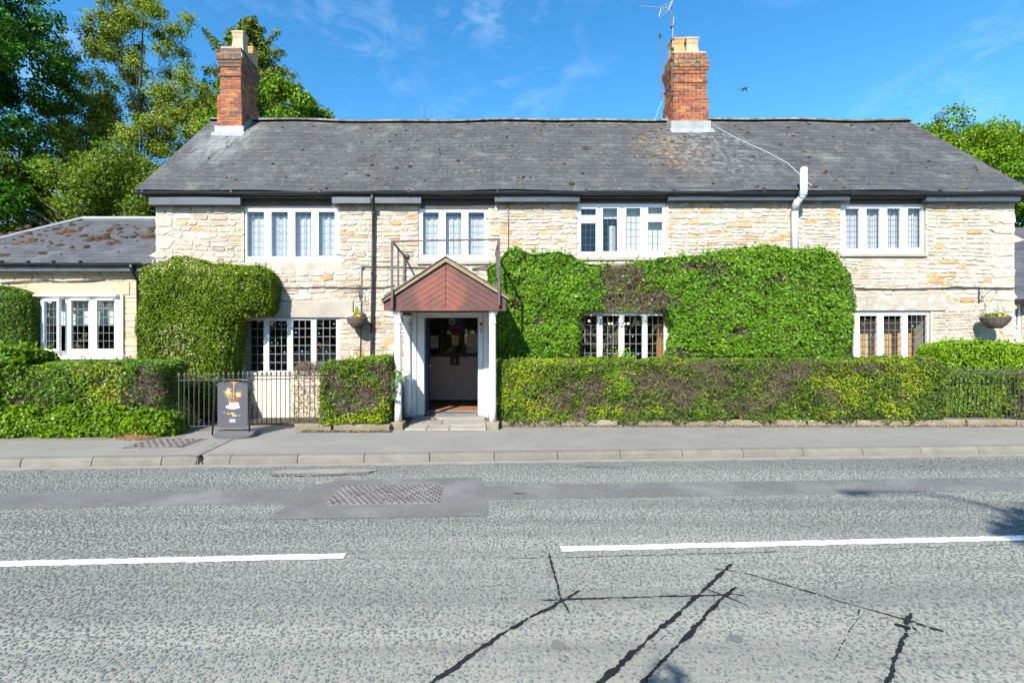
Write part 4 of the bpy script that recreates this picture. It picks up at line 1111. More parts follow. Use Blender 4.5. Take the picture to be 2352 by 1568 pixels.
m.tube([(hipx-run, AE, aze+.01), (hipx, A_R, azr+.02)], .05, 8); m.tube([(hipx, A_R, azr+.02), (ex, A_R, azr+.02)], .055, 8)
m.build('ridge_flashing', FLASH, aroof)
m = MB(); quad_slab(m, (ex-.02, AE, aze+.03), (ex+.002, AE, aze+.03), (ex+.002, YW, aze+AS*(YW-AE)+.05), (ex-.06, YW, aze+AS*(YW-AE)+.05), .03); m.build('flashing', FLASH, aroof)
pts = []
for i in range(330):
    x = rnd.uniform(-11.6, -7.2); s = LA*rnd.uniform(.12, .86); 
    if rnd.random() > math.exp(-((s/LA-.58)/.2)**2) + .08: continue
    pts.append((Vector((x, AE, aze)) + sva*s + nva*.014, nva, rnd.choice((.025, .03, .045, .06, .085))))
for x, s in ((-9.1, .50), (-8.95, .52), (-9.25, .48), (-7.9, .55), (-8.05, .54), (-10.2, .66), (-10.05, .67)):
    pts.append((Vector((x, AE, aze)) + sva*s*LA + nva*.014, nva, .11))
moss_clumps('moss', pts, MOSS, aroof)
agy = AE-.055
ag = half_gutter(hipx-run-.1, gx(330, agy), agy, gz(604, agy)-.0, .052, annex, wav=.002)
for px in (12, 192, 365, 548):
    c = Vector((gx(px*.336*1.0, agy), agy, gz(604, agy)-.003)); m = MB(); m.tube([c-Vector((.02, 0, 0)), c+Vector((.02, 0, 0))], .058, 12); m.build('gutter_clip', BLACK, ag)
m = MB(); c = pt(302, 607, agy); m.tube([c, c-Vector((0, 0, .08)), c-Vector((-.0, -.06, .20)), c-Vector((0, -.2, .34)), c-Vector((0, -.24, 2.6))], [.05, .045, .036, .036, .036], 10); m.build('downpipe', BLACK, annex, True)
m = MB(); m.box(hipx-run, ex-.2, AE, AE+.02, gz(623, AE), gz(611, AE)); m.box(hipx-run, ex-.2, AE+.02, AY, gz(623, AE)+.01, gz(623, AE)+.02); m.build('fascia_board', BOX, annex)
pipe('cable', wcable([(0, 650), (60, 645), (105, 642), (140, 647), (180, 645), (240, 640), (312, 639)], Y=AY-.03), .011, CABLE, annex, 6)
pipe('cable', wcable([(0, 651), (60, 648), (120, 646.5), (175, 647), (240, 641)], Y=AY-.035), .009, CABLE, annex, 6)

# ---------------------------------------------------------------- building beyond the right end
nb = thing('neighbour_building', (18, 13.4, 0), 'slate roofed stone outbuilding at the far right edge behind the house', 'building')
NY = 13.4; nx0 = gx(2318, NY)
nw = [gx(2329, NY), gx(2347.5, NY), gz(768, NY), gz(699, NY)]
m = MB(); m.holes(nx0, 23, -.1, 2.8, [nw], NY, NY+.3); m.box(nx0, nx0+.3, NY+.3, 18, -.1, 2.8); nwall = m.build('wall', MORTAR, nb)
r4 = random.Random(4); m = MB()
for s in lay(nx0, 17.5, -.05, 2.75, [nw], .10, .16, .16, .4, r4, NY, lambda x, z: r4.uniform(.1, .95)): stone_into(m, *s[:4], NY, .02, s[4], r4)
tag(m.build('stones', STONE, nwall), kind='stuff')
nze = gz(687, NY-.35); nsl = .84
m = MB(); quad_slab(m, (nx0-.15, NY-.35, nze), (23, NY-.35, nze), (23, NY+2.9, nze+nsl*3.25), (nx0-.15, NY+2.9, nze+nsl*3.25), .08)
quad_slab(m, (nx0-.15, NY+2.9, nze+nsl*3.25), (23, NY+2.9, nze+nsl*3.25), (23, NY+6, nze), (nx0-.15, NY+6, nze), .08); nroof = m.build('roof', ASLATE, nb)
vn = Vector((0, 1, nsl)).normalized(); nn_ = Vector((0, -nsl, 1)).normalized()
slates((nx0-.15, NY-.35, nze), vn, nn_, nx0-.15, 18, 4.2, .22, .3, ASLATE, nroof, 90, random.Random(2))
half_gutter(nx0-.2, 22, NY-.41, nze-.02, .055, nb, wav=0)
window(nb, nw, [(nw[0]+.07, nw[1]-.07, nw[2]+.12, nw[3]-.08, 2, 6)], NY)

# ---------------------------------------------------------------- porch
YP = 9.03
porch = thing('porch', (gx(1024, YP), YP, 0), 'open entrance porch with reddish-brown boarded gable on white columns', 'porch')
def P2(px, py): return (gx(px, YP), gz(py, YP))
AP, BL, BR_ = (1023.7, 600), (881, 689), (1163, 684)
vb = 706.5
gbl = bpy.data.objects.new('gable', None); 
m = MB(); m.prism([P2(1023.7, 603), P2(1162, 688), P2(1162, 707), P2(881, 711), P2(881, 693)], YP+.03, YP+.05); gable = m.build('gable', TIMBER_D, porch)
for side in (-1, 1):
    sl_ = (689-600)/(1023.7-881) if side < 0 else (684-600)/(1163-1023.7)
    for k in range(-1, 10):
        t0, t1 = 603 + 13.7*k + .45, 603 + 13.7*(k+1) - .45
        X = 400
        poly = [(1023.7+side*.5, t0), (1023.7+side*X, t0+sl_*X), (1023.7+side*X, t1+sl_*X), (1023.7+side*.5, t1)]
        lim = 881.5 if side < 0 else 1162.5
        poly = clip(poly, side, 0, side*lim)
        poly = clip(poly, 0, 1, vb - (-.008*(1023.7-900) if False else 0))
        if k == -1: poly = clip(poly, 0, -1, -602) if poly else poly
        if len(poly) >= 3:
            poly = [P2(*p) for p in poly]
            if side > 0: poly = poly[::-1]
            m = MB(); m.prism(poly, YP, YP+.028, rnd.random()); m.build('plank', TIMBER, gable)
# bottom rail, deep beam behind it, side beams, ceiling
zr1, zr0 = gz(706.8, YP), gz(713.5, YP)
m = MB(); m.rbox(gx(881, YP), gx(1163.5, YP), YP-.012, YP+.05, zr0, zr1+.004, .006); m.build('beam', TIMBER, porch)
zb0 = gz(717.5, YP+.1)
m = MB()
m.box(gx(906, YP), gx(1140, YP), YP+.055, YP+.14, zb0, zr1)
for px in (893, 1140): m.box(gx(px, YP), gx(px, YP)+.10, YP+.05, YW-.01, zr0+.004, zr1+.03)
m.box(gx(881, YP)+.01, gx(1163, YP)-.01, YP+.05, YW-.005, zr1+.032, zr1+.055)
m.build('ceiling', TIMBER_D, porch)
def roof_side(side):
    tipx, tipy = (876.4, 690.5) if side < 0 else (1168.8, 684)
    kx, ky = (905, 671.5) if side < 0 else (1141, 665.5)
    top = [(1023.7, 589.5), (kx, ky-3), (tipx, tipy-1)]
    low = [(tipx, tipy+4.5), (kx, ky+6), (1023.7, 600.5)]
    front = YP - .05
    P3 = [(gx(x, front), gz(y, front)) for x, y in top + low]
    if side < 0: P3 = P3[::-1]
    m = MB(); n = 6
    m.prism(P3, front, YW-.006); o = m.build('roof_slope', VERGE, porch)
    # covering slates on top
    m = MB()
    T = [(gx(x, front), gz(y, front)) for x, y in top]
    for (a, b) in zip(T, T[1:]):
        d = Vector((b[0]-a[0], 0, b[1]-a[1])); L_ = d.length; d.normalize(); nrm = Vector((-d.z, 0, d.x)); nrm = nrm if nrm.z > 0 else -nrm
        k = max(1, int(L_/.2))
        for i in range(k):
            p, q = Vector((a[0], 0, a[1])) + d*L_*i/k, Vector((a[0], 0, a[1])) + d*L_*(i+1)/k
            yy = front - .03
            while yy < YW-.02:
                y2 = min(yy+.3, YW-.008); hh = rnd.uniform(.010, .018)
                A = [p+nrm*.006, q+nrm*(hh+.006), q+nrm*.004, p+nrm*.002]
                w0 = [(p.x+nrm.x*.008, p.z+nrm.z*.008), (q.x+nrm.x*(hh+.01), q.z+nrm.z*(hh+.01)), (q.x+nrm.x*.002, q.z+nrm.z*.002), (p.x+nrm.x*.001, p.z+nrm.z*.001)]
                m.prism(w0, yy+.003, y2, rnd.random()); yy = y2
    tag(m.build('roof_slates', PORCHROOF, o), kind='stuff')
roof_side(-1); roof_side(1)
m = MB(); m.prism([(gx(1009, YP-.06), gz(597, YP-.06)), (gx(1023.7, YP-.06), gz(586.8, YP-.06)), (gx(1038.5, YP-.06), gz(597, YP-.06)), (gx(1023.7, YP-.06), gz(591, YP-.06))], YP-.07, YW-.01); m.build('ridge_cap', PORCHROOF, porch)
def column(px, Y, z0, z1, r, parent, name='column'):
    x = gx(px, Y); m = MB()
    m.lathe((x, Y, 0), [(r*1.02, z0), (r*1.0, z0+.3), (r*.97, z0+1.1), (r*.92, z1-.26), (r*.92, z1-.25), (r*1.07, z1-.245), (r*1.07, z1-.225), (r*.92, z1-.22), (r*.92, z1-.10), (r*1.0, z1-.085), (r*1.28, z1-.06), (r*1.38, z1-.035), (r*1.38, z1-.012), (r*1.30, z1)], 22)
    o = m.build(name, OLDWHITE, parent)
    o.data.polygons.foreach_set('use_smooth', [len(p.vertices) == 4 and abs(p.normal.z) < .9 for p in o.data.polygons]); return o
YC = YP + .13
for px, pv0 in ((914.2, 985), (1131.2, 980)):
    column(px, YC, .14, gz(713.8, YC), .070, porch)
    m = MB(); x = gx(px, YC); m.rbox(x-.125, x+.125, YC-.14, YC+.17, -.02, .14, .02); m.build('plinth_block', PLINTH, porch)
for px in (936, 1130.2): column(px, YW-.09, .03, gz(713.8, YP)+.0, .078, porch)
# white door surround
m = MB(); ds = porch
zt_ = gz(716, YW-.03)
for a, b, y in ((945, 957.5, YW-.055), (1110, 1122, YW-.055)): MB().rbox(gx(a, YW), gx(b, YW), y, YW+.02, .0, zt_+.05, .008).build('pilaster', OLDWHITE, porch)
for a, b in ((957.5, 974.6), (1097.5, 1110)): MB().rbox(gx(a, YW), gx(b, YW), YW-.02, YW+.13, .0, zt_-.002, .008).build('door_jamb', OLDWHITE, porch)
MB().rbox(gx(957.6, YW), gx(1109.9, YW), YW-.024, YW+.13, gz(729, YW), zt_+.05, .008).build('door_head', OLDWHITE, porch)
m = MB(); c = pt(1104.6, 744, YW-.022)
m.tube([c, c-Vector((0, .02, 0))], .030, 16); m.build('door_bell', INK, porch)
m = MB(); m.rbox(gx(1102.6, YW), gx(1106.4, YW), YW-.028, YW-.018, gz(765.5, YW), gz(750, YW), .004); m.build('bell_plate', STEEL, porch)
# paving of the porch
PX0, PX1 = gx(931, 9.15)+.0, gx(1117, 9.15)
pth = bpy.data.objects.new('path', None); col.objects.link(pth); tag(pth, kind='structure')
cuts = [(PX0, -.95, 9.0, 9.55), (-.95, -.52, 9.0, 9.5), (-.52, PX1, 9.0, 9.42), (PX0, -.7, 9.555, 10.12), (-.7, PX1, 9.505, 10.12), (PX0, PX1, 10.125, 10.47)]
for i, (a, b, c, d) in enumerate(cuts):
    if i == 4: c = 9.51
    m = MB(); m.rbox(a+.006, b-.006, c+.006, d-.006, -.05, .022+rnd.uniform(-.004, .006) if i < 5 else .055, .008, rnd.random()); m.build('paving_slab', PAVING, pth)
m = MB(); m.rbox(gx(985, YW), gx(1096, YW), YW-.06, YW+.30, .0, FLOOR+.008, .012); m.build('door_step', SLATESTEP, porch)
# lobby behind the door
LX0, LX1, LY = gx(892, YW)+.12, gx(1198, YW), 13.0
m = MB(); m.box(gx(930, YW), gx(1150, YW), YW+.43, 12.4, FLOOR, FLOOR+.012); m.build('door_mat', MAT, house)
zm = gz(819, LY)
m = MB(); m.box(LX0, LX1, LY, LY+.12, FLOOR, zm); m.build('lobby_wall', LOBBYWALL, house)
m = MB(); hz = [[gx(a, LY), gx(b, LY), zm+.10, 2.55] for a, b in ((962, 1012), (1019, 1061), (1066, 1130))]
m.holes(LX0, LX1, zm, 2.72, hz, LY-.01, LY+.06); lp = m.build('lobby_screen', LOBBYDARK, house)
for h in hz:
    m = MB(); m.add([(h[0], LY+.02, h[2]), (h[1], LY+.02, h[2]), (h[1], LY+.02, h[3]), (h[0], LY+.02, h[3])], [(0, 1, 2, 3)]); m.build('pane', GLASS, lp)
m = MB(); a = rect(1033.8, 1055, 818.5, 838.5, LY); m.rbox(a[0], a[1], LY-.06, LY-.012, a[2], a[3], .01); hb = m.build('key_box', LOBBYDARK, house)
m = MB(); a = rect(1044.2, 1045.2, 824, 833, LY); m.box(a[0], a[1], LY-.066, LY-.061, a[2], a[3]); m.build('slot', STEEL, hb)
dl = MB(); dx = gx(975.2, YW+.14); dl.rbox(dx, dx+.045, YW+.145, YW+1.0, FLOOR+.02, gz(729, YW)-.01, .004); dleaf = dl.build('front_door', DOORBLUE, house)
m = MB(); c = Vector((dx+.05, YW+.85, 1.1)); m.lathe(c, [(.02, -.03), (.03, 0), (.02, .03)], 10); m.build('door_knob', STEEL, dleaf)
# notices on the lobby screen
def poly_xz(lst, Y): return [(gx(a, Y), gz(b, Y)) for a, b in lst]
def notice(name, rc_px, mat, label, cat, th=.004, Y=LY-.012):
    rc = rect(*rc_px, Y); t = thing(name, ((rc[0]+rc[1])/2, Y, rc[2]), label, cat)
    m = MB(); m.box(rc[0], rc[1], Y-th, Y, rc[2], rc[3]); m.build('sheet', mat, t); return t
def flat(parent, name, poly, Y, mat, lift=.0015):
    m = MB(); m.add([(x, Y-lift, z) for x, z in poly], [tuple(range(len(poly)))]); return m.build(name, mat, parent)
def text(parent, s, px, py, hpx, Y, mat, align='LEFT', name='lettering', sx=1.0, lift=.0025, bold=0.0):
    cu = bpy.data.curves.new(name, 'FONT'); cu.body = s; cu.align_x = align; cu.size = hpx/F*Y*1.38; cu.offset = bold
    o = bpy.data.objects.new('tmp', cu); col.objects.link(o)
    dg = bpy.context.evaluated_depsgraph_get(); me = bpy.data.meshes.new_from_object(o.evaluated_get(dg))
    bpy.data.objects.remove(o); bpy.data.curves.remove(cu)
    c = pt(px, py, Y); me.transform(Matrix.Translation((c.x, Y-lift, c.z)) @ Matrix.Rotation(R(90), 4, 'X') @ Matrix.Diagonal((sx, 1, 1, 1)))
    me.materials.clear(); me.name = name
    return link(name, me, mat, parent)
YN = LY-.016
t = notice('hotel_sign', (1030.5, 1061.7, 730, 764), PURPLE, 'purple and blue hotel sign with white star emblem behind the door', 'sign')
cv = [(1030.5, 730), (1061.7, 730), (1061.7, 738)] + [(1061.7-31.2*k/8, 738 + 12.5*(k/8)**1.7) for k in range(1, 9)]
flat(t, 'blue_field', poly_xz(cv, YN)[::-1], YN, BLUE)
sm = MB()
for k in range(6):
    for q in range(3):
        a = math.pi*2*k/6; 
        for (ra, da) in ((4.0+q*2.0, .0),):
            c0 = (1038.5 + ra*math.cos(a), 739 + ra*math.sin(a)*.95); d = (math.cos(a+1.9), math.sin(a+1.9)); nrm_ = (math.cos(a), math.sin(a)); l = 4.6
            p = [(c0[0]-nrm_[0]*.55, c0[1]-nrm_[1]*.55), (c0[0]+nrm_[0]*.55, c0[1]+nrm_[1]*.55), (c0[0]+nrm_[0]*.55+d[0]*l, c0[1]+nrm_[1]*.55+d[1]*l), (c0[0]-nrm_[0]*.55+d[0]*l, c0[1]-nrm_[1]*.55+d[1]*l)]
            sm.add([(gx(x, YN), YN-.003, gz(y, YN)) for x, y in p], [(0, 1, 2, 3)])
sm.build('star_emblem', WPRINT, t)
text(t, 'Star Hotel', 1046.5, 753.5, 4.0, YN, LILAC, 'CENTER')
t = notice('no_smoking_sign', (1038.7, 1053.2, 772.7, 792.6), PAPER_PINK, 'small cream no-smoking card on the dark screen', 'sign')
m = MB(); c = pt(1045.8, 779.8, YN)
for k in range(20):
    a0, a1 = 2*math.pi*k/20, 2*math.pi*(k+1)/20
    m.add([(c.x+r*math.cos(a), YN-.002, c.z+r*math.sin(a)) for r, a in ((.036, a0), (.048, a0), (.048, a1), (.036, a1))], [(0, 1, 2, 3)])
m.add([(c.x+.033*math.cos(a), YN-.002, c.z+.033*math.sin(a)) for a in (R(125), R(145), R(-35), R(-55))], [(0, 1, 2, 3)])
m.add([(c.x+x, YN-.0025, c.z+z) for x, z in ((-.024, -.006), (.022, -.006), (.022, .003), (-.024, .003))], [(0, 1, 2, 3)])
m.build('no_smoking_symbol', RED, t)
m = MB()
for v in (787, 789.2): a = rect(1041, 1051, v, v+.8, YN); m.add([(a[0], YN-.002, a[2]), (a[1], YN-.002, a[2]), (a[1], YN-.002, a[3]), (a[0], YN-.002, a[3])], [(0, 1, 2, 3)])
m.build('print', RED, t)
t = notice('paper_notice', (986.8, 1006.8, 771, 799), PAPER, 'white paper notice with scattered black print at left of the screen', 'notice')
m = MB()
for k in range(26):
    x, y = rnd.uniform(988, 1005), rnd.uniform(773, 797); 
    if k < 11: x, y = 991+k*1.25, 779 + (k % 2)*4.5 + rnd.uniform(-.5, .5)
    a = rect(x, x+rnd.uniform(.8, 1.9), y, y+rnd.uniform(.7, 1.6), YN); m.add([(a[0], YN-.002, a[2]), (a[1], YN-.002, a[2]), (a[1], YN-.002, a[3]), (a[0], YN-.002, a[3])], [(0, 1, 2, 3)])
m.build('print', INK, t)
t = notice('paper_notice', (1071.5, 1099, 765.5, 793.5), PAPER, 'plain grey-white paper notice at right of the screen by the jamb', 'notice')

# ---------------------------------------------------------------- steel guard rail over the porch
rl = thing('guard_rail', (gx(1024, YP), YP, gz(705, YP)), 'rusty square-tube steel guard rail standing round the porch roof', 'railing')
YF = YP - .085
q = .021
def bar(name, a, b, w_=q, d=q):
    a, b = Vector(a), Vector(b); m = MB(); dd = (b-a).normalized(); u = Vector((1, 0, 0)) if abs(dd.x) < .9 else Vector((0, 1, 0)); u = (u-dd*u.dot(dd)).normalized(); v = dd.cross(u)
    m.add([p+u*i*w_+v*j*d for p in (a, b) for i, j in ((-1, -1), (1, -1), (1, 1), (-1, 1))], [(3, 2, 1, 0), (4, 5, 6, 7), (0, 1, 5, 4), (1, 2, 6, 5), (2, 3, 7, 6), (3, 0, 4, 7)])
    return m.build(name, RAIL, rl)
xl, xr = gx(900.5, YF), gx(1146, YF)
zl, zrr = gz(551.5, YF), gz(547.5, YF)
bar('post', (xl, YF, gz(706, YF)), (xl, YF, zl)); bar('post', (xr, YF, gz(701, YF)), (xr, YF, zrr), .023)
bar('top_rail', (xl+.022, YF, zl-.02), (xr-.025, YF, zrr-.02), .016, .016)
bar('side_rail', (xl, YF+.022, zl-.02), (xl, YW-.012, zl-.02), .016, .016); bar('side_rail', (xr, YF+.024, zrr-.02), (xr, YW-.012, zrr-.02), .016, .016)
bar('post', (xl, 9.65, zl-.04), (xl, 9.65, gz(676, 9.65)), .017, .017); bar('post', (xl, YW-.05, zl-.04), (xl, YW-.05, gz(660, YW-.05)), .019, .019)
bar('post', (xr, 9.75, zrr-.04), (xr, 9.75, gz(670, 9.75)), .015, .015)
m = MB(); c = Vector((xl, YW-.05, zl-.02)); m.rbox(c.x-.02, c.x+.09, c.y-.03, c.y+.035, c.z-.03, c.z+.03, .006); m.build('wall_bracket', RAIL, rl)

# ---------------------------------------------------------------- low plinth walls and railings
def plinth_wall(xa, xb, y, z, label, thick=.32):
    t = thing('plinth_wall', ((xa+xb)/2, y, 0), label, 'wall'); x = xa
    while x < xb - .05:
        L_ = min(rnd.uniform(.7, 1.25), xb-x); L_ = xb-x if xb-x-L_ < .3 else L_
        m = MB(); j = rnd.uniform(-.012, .012); m.rbox(x+.004, x+L_-.004, y+j, y+thick, -.03, z+rnd.uniform(-.012, .012), .022, rnd.random()); m.build('stone_block', PLINTH, t); x += L_
plinth_wall(gx(674, 8.88), gx(897, 8.88), 8.88, .125, 'short mossy stone plinth under the small hedge left of the porch')
plinth_wall(gx(1145, 9.45), 14.2, 9.46, .115, 'long low mossy stone plinth along the front of the long hedge')
def spear(x, y, z0, z1, parent, lean=0.0, r=.0085, tip=True, mat=IRON):
    m = MB(); top = Vector((x+lean, y, z1)); base = Vector((x, y, z0))
    if tip:
        m.tube([base, base+(top-base)*((z1-z0-.11)/(z1-z0))], r, 6)
        c = base+(top-base)*((z1-z0-.11)/(z1-z0))
        m.lathe(c, [(r, 0), (r*1.7, .012), (r*1.2, .022), (r*1.2, .03), (r*3.0, .052), (r*1.6, .08), (.001, .115)], 6, sy=.6)
    else: m.tube([base, top], r, 6)
    return m.build('bar', mat, parent)
a0, a1 = Vector((gx(411, 8.75), 8.75, 0)), Vector((gx(666, 9.2), 9.2, 0))
rg = thing('iron_railing', ((a0+a1)/2), 'low black spear-topped iron gate behind the coffee sandwich board', 'railing')
N_ = 23
for i in range(N_+1):
    p = a0.lerp(a1, i/N_); end = i in (0, N_)
    spear(p.x, p.y, .09 if not end else 0, 1.105+ .012*i/N_, rg, rnd.uniform(-.012, .012), .0095 if not end else .013)
for z in (.95, .105): 
    b0, b1 = a0.lerp(a1, .005), a0.lerp(a1, .995); m = MB(); n = 12
    m.tube([b0.lerp(b1, i/n)+Vector((0, 0, z+rnd.uniform(-.005, .005))) for i in range(n+1)], .012, 6); m.build('rail', IRON, rg)
rg2 = thing('iron_railing', (gx(2260, 9.62), 9.62, .1), 'rusty leaning iron railing in front of the bright hedge at the right end', 'railing')
x = gx(2128, 9.6); i = 0
while x < gx(2440, 9.6):
    px = CX + x/9.6*F
    ln = .035 if px < 2310 else -.03
    spear(x - ln*.5, 9.6, .12, 1.14+rnd.uniform(-.015, .015), rg2, ln + rnd.uniform(-.01, .01), .0085, True); x += .089+rnd.uniform(-.006, .006); i += 1
for z, xa, xb in ((1.015, gx(2125, 9.6), gx(2442, 9.6)), (.15, gx(2316, 9.6), gx(2442, 9.6))):
    m = MB(); n = 16; m.tube([(xa+(xb-xa)*k/n, 9.6, z+.012*math.sin(k*1.3)) for k in range(n+1)], .012, 6); m.build('rail', IRON, rg2)
rg3 = thing('iron_railing', (3, 9.58, .1), 'plain iron bars swallowed by the twiggy front of the long hedge', 'railing')
x = gx(1500, 9.58)
while x < gx(2120, 9.58):
    spear(x, 9.575, .12, 1.10, rg3, rnd.uniform(-.02, .02), .008, False); x += rnd.uniform(.088, .10)
rg4 = thing('iron_railing', (gx(700, 8.95), 8.95, .1), 'short stretch of bare iron bars showing through the thin twigs', 'railing')
for px in (676, 686, 697.5, 711, 723): spear(gx(px, 9.0), 9.0, .1, 1.15, rg4, rnd.uniform(-.01, .02), .010, False, RAIL)
m = MB(); m.tube([(gx(666, 9.0), 9.0, .98), (gx(740, 9.0), 9.0, .97)], .010, 6); m.tube([(gx(672, 9.0), 9.0, .83), (gx(740, 9.0), 9.0, .82)], .008, 6); m.build('rail', RAIL, rg4)

# ---------------------------------------------------------------- covers and drain in the pavement and the road
def cover(name, x0, x1, y0, y1, z, plates, nx, ny, label, skew=SL):
    t = thing(name, ((x0+x1)/2, (y0+y1)/2 + skew*(x0+x1)/2, z), label, 'manhole cover')
    f = lambda x, y: (x, y + skew*x)
    m = MB(); zt = z + .007
    m.slab([f(x0-.025, y0-.025), f(x1+.025, y0-.025), f(x1+.025, y1+.025), f(x0-.025, y1+.025)], z-.01, z+.0052); m.build('gap', PIT, t)
    m = MB(); m.holes(x0-.075, x1+.075, 0, 1, [], 0, 0) if False else m.slab([f(x0-.07, y0-.06), f(x1+.07, y0-.06), f(x1+.07, y1+.06), f(x0-.07, y1+.06)], z-.01, z+.0046); m.build('frame', CASTIRON, t)
    w_ = (x1-x0)/plates
    for k in range(plates):
        a, b = x0+w_*k+.008, x0+w_*(k+1)-.008
        m = MB(); m.slab([f(a, y0+.006), f(b, y0+.006), f(b, y1-.006), f(a, y1-.006)], z-.01, zt+.003); pl = m.build('plate', CASTIRON, t)
        pm = MB()
        for i in range(nx):
            for j in range(ny):
                if (i+j) % 2: continue
                u = a + (b-a)*(i+.5)/nx; v = y0 + (y1-y0)*(j+.5)/ny
                if abs((u-a)/(b-a) - (v-y0)/(y1-y0)) < .035: continue
                hx_, hy_ = (b-a)/nx*.27, (y1-y0)/ny*.27
                pm.add([(*f(u-hx_, v-hy_), zt+.0045), (*f(u+hx_, v-hy_), zt+.0045), (*f(u+hx_, v+hy_), zt+.0045), (*f(u-hx_, v+hy_), zt+.0045)], [(0, 1, 2, 3)])
                pm.box(u-hx_*.9, u+hx_*.9, v+hy_*1.25+skew*u, v+hy_*1.5+skew*u, zt+.003, zt+.0075)
        pm2 = MB()
        tag(pm.build('painted_pits', PIT, pl), kind='stuff')  # flat dark quads on the plate; shade of its pits put in as colour
        m = MB()
        for i in range(12):
            u0, u1 = i/12, (i+1)/12
            m.add([(*f(a+(b-a)*u0, y0+(y1-y0)*u0), zt+.004), (*f(a+(b-a)*u0+.012, y0+(y1-y0)*u0), zt+.004), (*f(a+(b-a)*u1+.012, y0+(y1-y0)*u1), zt+.004), (*f(a+(b-a)*u1, y0+(y1-y0)*u1), zt+.004)], [(0, 1, 2, 3)])
        m.build('seam', PIT, pl)
    return t
cover('road_manhole', -1.66, -.40, 5.28, 5.96, ROAD_Z, 2, 17, 11, 'rusty double manhole cover set in the dark road patch')
cover('pavement_manhole', -5.50, -4.68, 7.78, 8.42, .001, 1, 15, 9, 'single rusty inspection cover in the pavement near the ivy')
dr = thing('drain_channel', (-4.1, 7.6, 0), 'narrow slotted iron drain channel crossing the pavement to the kerb', 'drain')
g0, g1 = gnd(447, 1047), gnd(531, 1007)
m = MB(); dv = (g1-g0).normalized(); sv2 = Vector((1, 0, 0))
m.slab([(g0-sv2*.065).xy, (g0+sv2*.065).xy, (g1+sv2*.065).xy, (g1-sv2*.065).xy], -.03, .0045); m.build('channel', PIT, dr)
n = 17
for i in range(n):
    a, b = g0.lerp(g1, (i+.06)/n), g0.lerp(g1, (i+.90)/n); m = MB()
    m.slab([(a-sv2*.055).xy, (a+sv2*.055).xy, (b+sv2*.055).xy, (b-sv2*.055).xy], -.01, .0075+rnd.uniform(0, .002)); m.build('drain_bar', CASTIRON, dr)

# ---------------------------------------------------------------- coffee sandwich board
YB = 8.40
bd = thing('sandwich_board', (gx(534, YB), YB, 0), 'grey swing pavement sign advertising coffee, standing by the railings', 'sign')
x0, x1 = gx(493, YB), gx(577, YB); zt_ = gz(872, YB); rr = .12; fr_r = .016
path = [(x0-.03, YB-.02, .03), (x0-.008, YB-.01, .5), (x0, YB, zt_-rr)]
for k in range(1, 7): a = math.pi/2*k/6; path.append((x0+rr-rr*math.cos(a), YB, zt_-rr+rr*math.sin(a)))
for k in range(0, 6): a = math.pi/2*k/6; path.append((x1-rr+rr*math.sin(a), YB, zt_-rr+rr*math.cos(a)))
path += [(x1, YB, zt_-rr), (x1-.008, YB-.01, .5), (x1-.03, YB-.02, .03)]
m = MB(); m.tube(path, fr_r, 10); m.build('frame', M('satin black steel', [(0, (.03, .032, .036))], .3, metal=.3), bd, True)
def rounded(a, b, c, d, r, n=5):
    o = []
    for cx_, cz_, s in ((b-r, d-r, 0), (a+r, d-r, 1), (a+r, c+r, 2), (b-r, c+r, 3)):
        for k in range(n+1): t = math.pi/2*(s+k/n); o.append((cx_+r*math.cos(t), cz_+r*math.sin(t)))
    return o
pa, pb, pc, pd = gx(500.5, YB), gx(569.5, YB), gz(981.5, YB), gz(877.5, YB)
m = MB(); m.prism(rounded(pa, pb, pc, pd, .055), YB-.012, YB+.012); m.build('panel', BOARD, bd)
for px in (516, 560): m = MB(); c = pt(px, 876, YB); m.rbox(c.x-.018, c.x+.018, YB-.025, YB+.02, c.z-.03, c.z+.02, .006); m.build('spring_clip', IRON, bd)
m = MB(); n = 18; prof = []
bx0, bx1 = gx(489, 8.3), gx(580, 8.3); w_ = (bx1-bx0)/2; cxb = (bx0+bx1)/2
front = [(cxb - w_*math.cos(math.pi*k/n), 8.36 - .20*math.sin(math.pi*k/n)**.8) for k in range(n+1)]
topf = [(cxb - w_*.97*math.cos(math.pi*k/n), 8.38 - .16*math.sin(math.pi*k/n)**.8) for k in range(n+1)]
back = [(bx1, 8.56), (bx0, 8.56)]
lo = front + back; hi = topf + [(bx1-.01, 8.55), (bx0+.01, 8.55)]
zlo = [.002]*len(lo); zhi = [.02 + .075*(1-math.sin(math.pi*k/n)**.7) for k in range(n+1)] + [.10, .10]
N2 = len(lo)
m.add([(x, y, z) for (x, y), z in zip(lo, zlo)] + [(x, y, z) for (x, y), z in zip(lo, [q*.6+.01 for q in zhi])] + [(x, y, z) for (x, y), z in zip(hi, zhi)],
      [tuple(reversed(range(N2)))] + [(i, (i+1) % N2, N2+(i+1) % N2, N2+i) for i in range(N2)] + [(N2+i, N2+(i+1) % N2, 2*N2+(i+1) % N2, 2*N2+i) for i in range(N2)] + [(2*N2+i, 2*N2+i+1, 2*N2+n-i-1, 2*N2+n-i) for i in range(n//2)] + [(2*N2+n, 2*N2+n+1, 2*N2+n+2, 2*N2)])
m.build('base', BOARDBASE, bd)
YQ = YB - .012
def disc(cx_, cy_, rx, ry_, n=20, jit=0, r2=rnd): return poly_xz([(cx_+rx*(1+r2.uniform(-jit, jit))*math.cos(2*math.pi*k/n), cy_+ry_*(1+r2.uniform(-jit, jit))*math.sin(2*math.pi*k/n)) for k in range(n)], YQ)
def art(name, poly, mat, lift): return flat(bd, name, poly[::-1], YQ, mat, lift)
